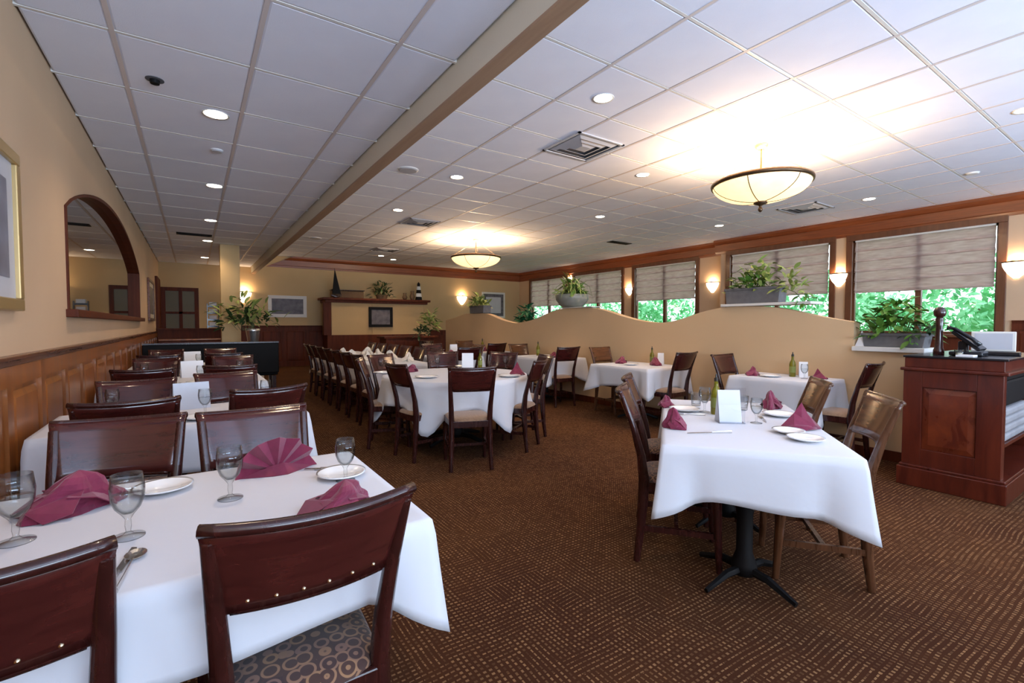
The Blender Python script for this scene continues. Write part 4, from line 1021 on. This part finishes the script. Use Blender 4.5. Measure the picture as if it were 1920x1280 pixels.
# things on the counter
CT = 1.053
def onx(px, py, X): return atx(px, py, X)
y_, z_ = onx(1760, 655, 5.10)
pm = empty('pepper_mill', (5.10, y_, CT), 0, 'tall dark wooden pepper mill on the host counter', 'pepper mill'); pm.scale = (1, 1, 1.18)
MB().lathe([(.0005, 0), (.036, 0), (.036, .03), (.028, .05), (.024, .12), (.023, .20), (.027, .245), (.021, .26), (.034, .27)], 20, cap=False).build('body', M['mahog'], pm, smooth=True)
MB().lathe([(.034, .27), (.040, .285), (.040, .305), (.030, .325), (.012, .332), (.0005, .333)], 20, cap=False).build('crown_knob', M['mahog'], pm, smooth=True)
y_, z_ = onx(1805, 655, 5.12)
ph = empty('desk_phone', (5.14, y_-.02, CT), R(0), 'black desk phone with tilted handset face on the host counter', 'telephone')
rotm = Matrix.Rotation(R(-38), 4, 'X')
MB().box(-.09, -.11, 0, .09, .09, .035).build('base', M['blackplastic'], ph, bevel=.01)
MB().cbox((0, 0, 0), (.18, .22, .03), M=Matrix.Translation((0, -.01, .12)) @ Matrix.Rotation(R(42), 4, 'X')).build('keypad_face', M['blackplastic'], ph, bevel=.008)
MB().cbox((0, 0, 0), (.05, .06, .10), M=Matrix.Translation((0, .02, .065))).build('stand', M['blackplastic'], ph, bevel=.01)
MB().tube([(-.12, -.10, .085), (-.125, -.06, .135), (-.125, .05, .215), (-.12, .09, .225)], [(.022, .02), (.016, .014), (.016, .014), (.022, .02)], 10).build('handset', M['blackplastic'], ph, smooth=True)
MB().cbox((0, .045, .018), (.11, .06, .004), M=Matrix.Translation((0, -.01, .12)) @ Matrix.Rotation(R(42), 4, 'X')).build('display', M['screen'], ph)
sc = empty('desk_screen', (5.45, .98, CT), R(-90+8), 'pale grey framed panel standing on the host counter beside the phone', 'display')
MB().box(-.17, -.012, .03, .09, .012, .19).build('frame', M['offwhite'], sc, bevel=.006)
MB().box(-.15, -.0145, .045, .07, -.012, .175).build('face', M['mat_grey'], sc)
MB().box(-.2, -.09, 0, .12, .06, .03).build('foot', M['blackplastic'], sc, bevel=.006)
o = empty('candle_glass', (5.02, 1.13, CT), 0, 'small glass votive beside the pepper mill', 'votive')
MB().lathe([(.0005, 0), (.025, 0), (.032, .05), (.030, .05), (.023, .006), (.0005, .006)], 18, cap=False).build('glass_cup', M['glass'], o, smooth=True)
MB().lathe([(.0005, .007), (.020, .007), (.021, .025), (.0005, .025)], 14, cap=False).build('candle', M['cream'], o)
# white register drawer item
o = MB().box(0, 0, 0, .16, .10, .012).build('paper_pad', M['card'], None, loc=(4.93, 1.03, CT)); tag(o, 'white paper pad at the front of the host counter top', 'notepad')

# ---------------------------------------------------------------- left wall: picture, mirror, narrow picture
def framed(name, parent_loc, rz, w, h, mats, label, cat='picture', fw=.06, inset=.09, dep=.04):
    root = empty(name, parent_loc, rz, label, cat)      # local x along wall, -y out of wall
    MB().box(-w/2, -dep, 0, w/2, -.001, fw).box(-w/2, -dep, h-fw, w/2, -.001, h).box(-w/2, -dep, fw, -w/2+fw, -.001, h-fw).box(w/2-fw, -dep, fw, w/2, -.001, h-fw).build('frame', mats[0], root, bevel=.006)
    MB().box(-w/2+fw, -dep*.5, fw, w/2-fw, -.001, h-fw).build('mount', mats[1], root)
    if inset: MB().box(-w/2+fw+inset, -dep*.5-.003, fw+inset, w/2-fw-inset, -dep*.5, h-fw-inset).build('print', mats[2], root)
    return root
# picture: local -y must point to +x -> rz = +90
framed('framed_picture', (XL, 2.62, 1.37), R(90), 1.70, .80, (M['gold'], M['mat_grey'], M['blueprint']), 'gilt framed picture with pale mount cut off at the left edge', inset=.10)
framed('framed_picture', (XL, 12.9, 1.38), R(90), 1.5, .88, (M['cap'], M['cream'], M['photo_dark']), 'narrow-looking framed picture beyond the arched mirror')
# arched mirror
am = empty('arched_mirror', (XL, 7.55, 1.41), R(90), 'large arched mirror set in a red-brown lined niche on the left wall', 'mirror')
hw, sprg, apex = 2.84, .76, 1.24
def arch(hw_, s_, a_, n_=28):
    return [(hw_*(1-2*i/n_), s_+(a_-s_)*(1-(1-2*i/n_)**2)**.85) for i in range(n_+1)]
outer = [(hw, 0)]+arch(hw, sprg, apex)+[(-hw, 0)]; inner = [(hw-.035, 0)]+arch(hw-.035, sprg, apex-.035)+[(-hw+.035, 0)]
# niche cut out of the wall
nm_ = MB().prism([(7.55+p[0], 1.41+p[1]) for p in outer], 'x', XL-.075, XL+.05).build('niche_cutter', None)
bm_ = wl.modifiers.new('niche', 'BOOLEAN'); bm_.operation = 'DIFFERENCE'; bm_.object = nm_; bm_.solver = 'EXACT'
bpy.context.view_layer.update(); bake(wl); bpy.data.objects.remove(nm_)
mb = MB(); n = len(outer)
for d_ in (-.012, .070): mb.v += [(p[0], d_, p[1]) for p in outer]+[(p[0], d_, p[1]) for p in inner]
for i in range(n-1):
    mb.f += [(i, i+1, n+i+1, n+i), (2*n+i, 3*n+i, 3*n+i+1, 2*n+i+1), (i, 2*n+i, 2*n+i+1, i+1), (n+i, n+i+1, 3*n+i+1, 3*n+i)]
mb.f += [(0, n, 3*n, 2*n), (n-1, 3*n-1, 4*n-1, 2*n-1)]
mb.build('frame', M['wains_dark'], am)
mb = MB(); mb.v = [(p[0], .068, p[1]) for p in inner]; mb.f = [tuple(range(n))]; mb.build('mirror_glass', M['mirror'], am)
MB().box(-hw-.05, -.07, -.055, hw+.05, .068, 0.004).build('shelf', M['wains_dark'], am, bevel=.006)

# ---------------------------------------------------------------- far wall: pictures, fireplace, mantel things
x0_, zt = aty(502, 553, YF); x1_, zb = aty(575, 595, YF)
framed('framed_picture', ((x0_+x1_)/2, YF, zb), 0, x1_-x0_, zt-zb, (M['offwhite'], M['photo_dark'], M['photo_dark']), 'white framed dark picture on the far wall above the wainscot', fw=.10, inset=0)
x0_, zt = aty(903, 547, YF); x1_, zb = aty(946, 596, YF)
framed('framed_picture', ((x0_+x1_)/2, YF, zb), 0, x1_-x0_, zt-zb, (M['offwhite'], M['photo_dark'], M['mat_grey']), 'white framed picture at the right of the far wall behind a planter', fw=.07, inset=.12)
FY = 15.45
fx0 = aty(613, 600, FY)[0]; fx1 = aty(797, 600, FY)[0]; mz = aty(700, 563, FY)[1]
fp = empty('fireplace', ((fx0+fx1)/2, FY, 0), 0, 'cream chimney breast with dark wooden mantel shelf on the far wall', 'fireplace'); hw = (fx1-fx0)/2
zb_ = aty(700, 627, FY)[1]
MB().box(-hw, 0, zb_, hw, YF-FY-.04, mz-.1).build('chimney_breast', M['wall_far'], fp)
MB().box(-hw, -.03, 0, hw, YF-FY-.04, zb_).build('panelled_base', M['wains_dark'], fp, bevel=.008)
MB().box(-hw-.14, -.16, mz-.02, hw+.14, YF-FY-.04, mz+.05).box(-hw-.06, -.09, mz-.1, hw+.06, YF-FY-.04, mz-.02).build('mantel_shelf', M['wains_dark'], fp, bevel=.008)
MB().box(-hw-.1, -.05, zb_-.0, -hw+.12, .1, mz-.1).build('post', M['wains_dark'], fp)
for xx_ in (-hw+.16, -.2, hw-.02): MB().box(xx_-.02, -.018, zb_, xx_+.02, 0, mz-.1).build('batten', M['wall_far'], fp)
x0_, zt = aty(691, 575, FY-.02); x1_, zb = aty(736, 613, FY-.02)
framed('framed_picture', ((x0_+x1_)/2, FY-.019, zb), 0, x1_-x0_, zt-zb, (M['black'], M['photo_dark'], M['mat_grey']), 'small black framed landscape picture on the chimney breast', fw=.09, inset=0)
MZ = mz+.052
def mx(px): return aty(px, 560, FY+.2)[0]
o = empty('wicker_basket', (mx(652), FY+.25, MZ), 0, 'long low brown basket on the left of the mantel', 'basket')
MB().box(-.50, -.13, 0, .50, .13, .24).build('body', M['basket'], o, bevel=.03); MB().box(-.52, -.15, .24, .52, .15, .27).build('rim', M['mahog'], o, bevel=.01)
o = empty('model_sail', (mx(628), FY+.02, MZ), 0, 'black pointed sail ornament at the left end of the mantel', 'ornament')
MB().add([(-.12, 0, .12), (.14, 0, .12), (-.04, 0, .90)], [(0, 1, 2)]).build('sail', M['black'], o, solid=.03)
MB().tube([(-.16, 0, .08), (0, 0, .03), (.16, 0, .09)], [(.02, .02), (.05, .04), (.02, .02)], 8).build('hull', M['mahog'], o); MB().tube([(-.04, 0, .02), (-.04, 0, .92)], .01, 6).build('mast', M['mahog'], o)
o = empty('lighthouse_ornament', (mx(783), FY+.1, MZ), 0, 'small black and white striped lighthouse ornament on the mantel', 'ornament')
for i, mm in enumerate(('black', 'white', 'black', 'white')):
    r0 = .12-.015*i; MB().lathe([(r0, .12*i), (r0-.015, .12*(i+1))], 16).build('band', M[mm], o)
MB().lathe([(.05, .48), (.05, .56), (.06, .56), (.0005, .64)], 12).build('lantern_room', M['black'], o)
for i, (px, h) in enumerate(((757, .22), (771, .30))):
    o = empty('small_vase', (mx(px), FY+.1, MZ), 0, ['short dark vase', 'taller dark vase'][i]+' near the right end of the mantel', 'vase')
    MB().lathe([(.0005, 0), (.05, 0), (.09, h*.4), (.05, h*.8), (.06, h), (.045, h), (.0005, h*.8)], 16, cap=False).build('body', M['basket'], o, smooth=True)
    MB().lathe([(.046, h), (.062, h), (.062, h+.01), (.046, h+.01)], 16, cap=False).build('lip', M['mahog'], o)

# ---------------------------------------------------------------- plants
leafme = {}
def leaf_mesh(m_, L=.1, W=.035, curl=.3):
    key = (m_, L, W)
    if key not in leafme:
        vs = []; n = 5
        for i in range(n):
            t = i/(n-1); w_ = W/2*math.sin(PI*min(1, t*.93+.05))**.8; y = L*t; z = -curl*L*t*t
            vs += [(-w_, y, z+.12*w_), (0, y, z-.15*w_), (w_, y, z+.12*w_)]
        fs = []
        for i in range(n-1): fs += [(3*i, 3*i+1, 3*i+4, 3*i+3), (3*i+1, 3*i+2, 3*i+5, 3*i+4)]
        leafme[key] = MB().add(vs, fs).mesh('leaf', M[m_], True)
    return leafme[key]
def scatter_leaves(root, n_, m_, c, rx, ry, rz_, L, W, seed, droop=0, up=.4):
    rnd = random.Random(seed); me = leaf_mesh(m_, L, W)
    for i in range(n_):
        a = rnd.uniform(0, 2*PI); el = rnd.uniform(-.2, 1)*PI/2; q = rnd.uniform(.25, 1)
        p = Vector((c[0]+rx*q*math.cos(a)*math.cos(el), c[1]+ry*q*math.sin(a)*math.cos(el), c[2]+rz_*q*math.sin(el)))
        s = rnd.uniform(.7, 1.3)
        link('leaf', me, root, p, (rnd.uniform(-.9, .9)+up, rnd.uniform(-.5, .5), a-PI/2+rnd.uniform(-.7, .7)), (s, s, s))
def stems(root, n_, c, rx, ry, rz_, seed, m_='stem'):
    rnd = random.Random(seed); mb = MB()
    for i in range(n_):
        a = rnd.uniform(0, 2*PI); q = rnd.uniform(.4, 1); e_ = Vector((c[0]+rx*q*math.cos(a), c[1]+ry*q*math.sin(a), c[2]+rz_*rnd.uniform(.2, 1)))
        b_ = Vector((c[0]+.25*rx*q*math.cos(a), c[1]+.4*ry*q*math.sin(a), c[2]-.06)); mid = (b_+e_)/2+Vector((0, 0, .3*rz_))
        mb.tube([b_, mid, e_], [.004, .003, .002], 4)
    mb.build('stem', M[m_], root)
def box_planter(x, y, z, L, w_, h, label, cat='planter'):
    root = empty('planter_box', (x, y, z), 0, label, cat)
    t = .012
    MB().prism([(-L/2, 0), (L/2, 0), (L/2+.02, h), (-L/2-.02, h)], 'x', -w_/2, w_/2).build('box', M['planter'], root, bevel=.004)
    MB().box(-w_/2-.008, -L/2-.03, h-.025, w_/2+.008, L/2+.03, h+.001).build('rim', M['planter'], root, bevel=.004)
    MB().box(-w_/2+.015, -L/2, h-.01, w_/2-.015, L/2, h+.006).build('soil', M['soil'], root)
    return root
PX = XP+.07
ya, _ = atx(1368, 555, PX); yb, _ = atx(1468, 555, PX); 
p = box_planter(PX, (ya+yb)/2, 1.553, abs(ya-yb)*.97, .17, .185, 'long grey planter box with trailing vine on the partition, centre right')
stems(p, 20, (0, 0, .16), .12, .38, .22, 5)
scatter_leaves(p, 150, 'leaf_pale', (0, -.02, .19), .15, .36, .32, .085, .042, 31)
scatter_leaves(p, 80, 'leaf', (0, .04, .20), .14, .32, .16, .085, .045, 32)
scatter_leaves(p, 50, 'leaf_pale', (-.04, -.42, .14), .10, .16, .24, .09, .04, 33)
scatter_leaves(p, 16, 'leaf', (-.09, -.60, -.02), .05, .07, .14, .08, .034, 34, up=-.4)
MB().tube([(-.05, -.36, .16), (-.09, -.50, .10), (-.10, -.60, -.02), (-.10, -.62, -.10)], .004, 5).build('vine', M['stem'], p)
ya, _ = atx(1628, 620, PX+.05); yb, _ = atx(1738, 620, PX+.05)
p = box_planter(PX+.05, (ya+yb)/2, 1.086, abs(ya-yb), .2, .13, 'dark grey planter box of green leaves on the low white ledge before the window')
stems(p, 16, (0, 0, .14), .14, .28, .22, 6)
scatter_leaves(p, 170, 'leaf', (0, .02, .15), .16, .34, .30, .10, .052, 41)
scatter_leaves(p, 26, 'leaf_dark', (0, -.20, .12), .12, .14, .14, .09, .04, 42)
scatter_leaves(p, 12, 'leaf', (-.12, -.16, .06), .04, .05, .10, .08, .04, 43, up=-.5)
# white bag corner at its left end
o = MB().add([(-.05, -.04, 0), (.05, -.04, 0), (.05, .04, 0), (-.05, .04, 0), (0, 0, .16)], [(3,2,1,0), (0,1,4), (1,2,4), (2,3,4), (3,0,4)]).build('folded_cone', M['card'], None, loc=(PX, 1.985, 1.086)); tag(o, 'small white folded cone at the left end of the low ledge', 'ornament')
# round potted plant at the second crest
p = empty('potted_plant', (PX, 6.38, 1.606), 0, 'round grey-green pot with drooping grassy plant on the middle crest of the partition', 'potted plant')
MB().lathe([(.0005, 0), (.17, 0), (.22, .04), (.285, .13), (.30, .22), (.285, .225), (.25, .20), (.0005, .19)], 32, cap=False).build('pot', M['pot'], p, smooth=True)
rnd = random.Random(4); mb = MB()
for i in range(46):
    a = rnd.uniform(0, 2*PI); q = rnd.uniform(.15, .42); h = rnd.uniform(.10, .30)
    c0 = Vector((math.cos(a), math.sin(a), 0)); w_ = .009; pr_ = Vector((-c0.y, c0.x, 0))*w_
    pts = [c0*.05+Vector((0, 0, .19)), c0*(q*.45)+Vector((0, 0, .20+h)), c0*(q*.85)+Vector((0, 0, .18+h*.75)), c0*q*1.05+Vector((0, 0, .10+h*.1))]
    mb.add([pts[0]-pr_, pts[0]+pr_, pts[1]-pr_*1.3, pts[1]+pr_*1.3, pts[2]-pr_, pts[2]+pr_, pts[3]], [(0,1,3,2), (2,3,5,4), (4,5,6)])
o = mb.build('grass_blades', M['leaf_pale'], p); o['kind'] = 'stuff'
scatter_leaves(p, 90, 'leaf', (0, 0, .22), .26, .26, .22, .13, .045, 51)
scatter_leaves(p, 70, 'leaf_pale', (0, 0, .26), .28, .30, .26, .14, .04, 52)
# small planter on the far crest
p = box_planter(PX, 9.62, 1.566, .62, .2, .17, 'small dark planter box on the farthest crest of the partition')
scatter_leaves(p, 100, 'leaf_pale', (0, .05, .18), .16, .40, .24, .14, .06, 61)
# bushy plant behind partition near window, and pale plant at the end
p = empty('floor_plant', (6.9, 9.55, 0), 0, 'dark green leafy plant standing behind the partition dip, far windows side', 'potted plant')
MB().lathe([(.0005, 0), (.16, 0), (.2, .35), (.17, .35), (.0005, .32)], 20, cap=False).build('pot', M['pot'], p, smooth=True)
MB().tube([(0, 0, .3), (.02, 0, 1.0), (0, .01, 1.6)], [.014, .011, .008], 6).build('trunk', M['bark'], p)
scatter_leaves(p, 170, 'leaf_teal', (0, 0, 1.32), .26, .26, .50, .17, .06, 71, up=.2)
p = empty('floor_plant', (4.75, 10.85, 0), 0, 'pale leafy plant on a dark stand at the far left end of the partition', 'potted plant')
MB().lathe([(.0005, 0), (.14, 0), (.18, .9), (.15, .9), (.0005, .86)], 20, cap=False).build('pot', M['mahog'], p, smooth=True)
scatter_leaves(p, 60, 'leaf_dark', (-.1, 0, 1.05), .22, .22, .22, .13, .05, 81); scatter_leaves(p, 90, 'leaf_pale', (.12, 0, 1.25), .3, .3, .42, .14, .05, 82)
# big arrangement by the column
p = empty('vase_arrangement', (1.05, 11.45, 0), 0, 'silver vase with large spreading leafy arrangement before the square column', 'potted plant')
MB().box(-.18, -.16, 0, .18, .16, .86).build('plinth', M['cream'], p, bevel=.006)
MB().lathe([(.0005, .86), (.08, .86), (.10, .92), (.135, 1.16), (.15, 1.22), (.12, 1.22), (.0005, 1.18)], 20, cap=False).build('vase', M['silver'], p, smooth=True)
stems(p, 22, (-.1, 0, 1.24), .75, .3, .55, 9)
scatter_leaves(p, 70, 'leaf_dark', (-.1, 0, 1.35), .55, .3, .36, .17, .07, 91); scatter_leaves(p, 90, 'leaf_pale', (-.15, 0, 1.40), .8, .35, .50, .19, .06, 92)
p = empty('mantel_plant', (mx(715), FY+.15, MZ), 0, 'dark bushy plant arrangement in the middle of the mantel', 'potted plant')
MB().lathe([(.0005, 0), (.16, 0), (.2, .14), (.0005, .14)], 16, cap=False).build('pot', M['basket'], p)
scatter_leaves(p, 120, 'leaf_dark', (0, 0, .16), .42, .2, .42, .17, .05, 95)
stems(p, 20, (0, 0, .16), .45, .2, .5, 96)

# bottles and racks seen beside the glazed door
o = empty('display_rack', (.42, 14.26, 1.212), 0, 'narrow white and dark striped rack on the half wall by the glazed door', 'rack')
MB().box(-.13, -.06, 0, -.11, .06, .62).box(.11, -.06, 0, .13, .06, .62).build('side', M['mahog'], o)
for i in range(4): MB().box(-.11, -.06, .02+.17*i, .11, .06, .06+.17*i).build('shelf', M['mahog'], o); MB().box(-.08, -.04, .06+.17*i, .08, .04, .15+.17*i).build('insert', M['card'], o)

# ---------------------------------------------------------------- outside the windows
struct(MB().box(XR2+.3, YB-6, -.4, 40, 34, -.3).build('ground_outside', M['grass']))
def shrub(x, y, r, h, seed, label):
    rnd = random.Random(seed); mb = MB()
    for i in range(900):
        a = rnd.uniform(0, 2*PI); el = math.asin(rnd.uniform(-.3, 1)); q = rnd.uniform(.65, 1.0)
        p = Vector((r*q*math.cos(a)*math.cos(el), r*q*math.sin(a)*math.cos(el), h*.5+h*.5*q*math.sin(el)))
        d1_ = Vector((rnd.uniform(-1, 1), rnd.uniform(-1, 1), rnd.uniform(-1, 1))).normalized()*rnd.uniform(.07, .17); d2_ = d1_.cross(Vector((rnd.uniform(-1, 1), .3, rnd.uniform(-1, 1)))).normalized()*rnd.uniform(.04, .07)
        mb.add([p-d1_, p-d2_, p+d1_, p+d2_], [(0, 1, 2, 3)])
    root = empty('garden_shrub', (x, y, -.3), 0, label, 'shrub', 'shrubs outside the windows')
    o = mb.build('foliage', M['shrub'], root); o['kind'] = 'stuff'
    MB().tube([(0, 0, 0), (.04, 0, h*.6)], [.06, .03], 6).build('trunk', M['bark'], root)
sl = ['low behind the host counter window', 'low at the left of the host counter window', 'low between planter box and sconce', 'low left of the planter box window', 'low at the right of the middle window', 'low at the left of the middle window', 'low behind the round pot', 'low at the far corner window']
for i, (x, y, r, h) in enumerate(((14.6, 2.4, 1.15, 2.3), (15.0, 5.0, 1.2, 2.5), (15.2, 7.7, 1.2, 2.3), (15.4, 10.4, 1.2, 2.1), (15.5, 13.2, 1.25, 2.5), (15.6, 16.0, 1.2, 2.2), (15.6, 18.8, 1.25, 2.3), (15.8, 21.8, 1.3, 2.2))):
    shrub(x, y, r, h, 200+i, 'bright green garden shrub outdoors '+sl[i])
for i, (x, y, r, h) in enumerate(((17.6, 3.6, 1.5, 3.6), (18.2, 7.0, 1.6, 3.6), (18.6, 10.6, 1.6, 4.0), (19.0, 15.0, 1.6, 3.4), (19.2, 19.8, 1.6, 3.6), (19.2, 25.0, 1.7, 3.8))):
    shrub(x, y, r, h, 300+i, 'tall garden bush in the second row outdoors '+['behind the host counter', 'beyond the sconce pier', 'beyond the planter box window', 'beyond the middle window', 'beyond the round pot', 'beyond the far corner window'][i])
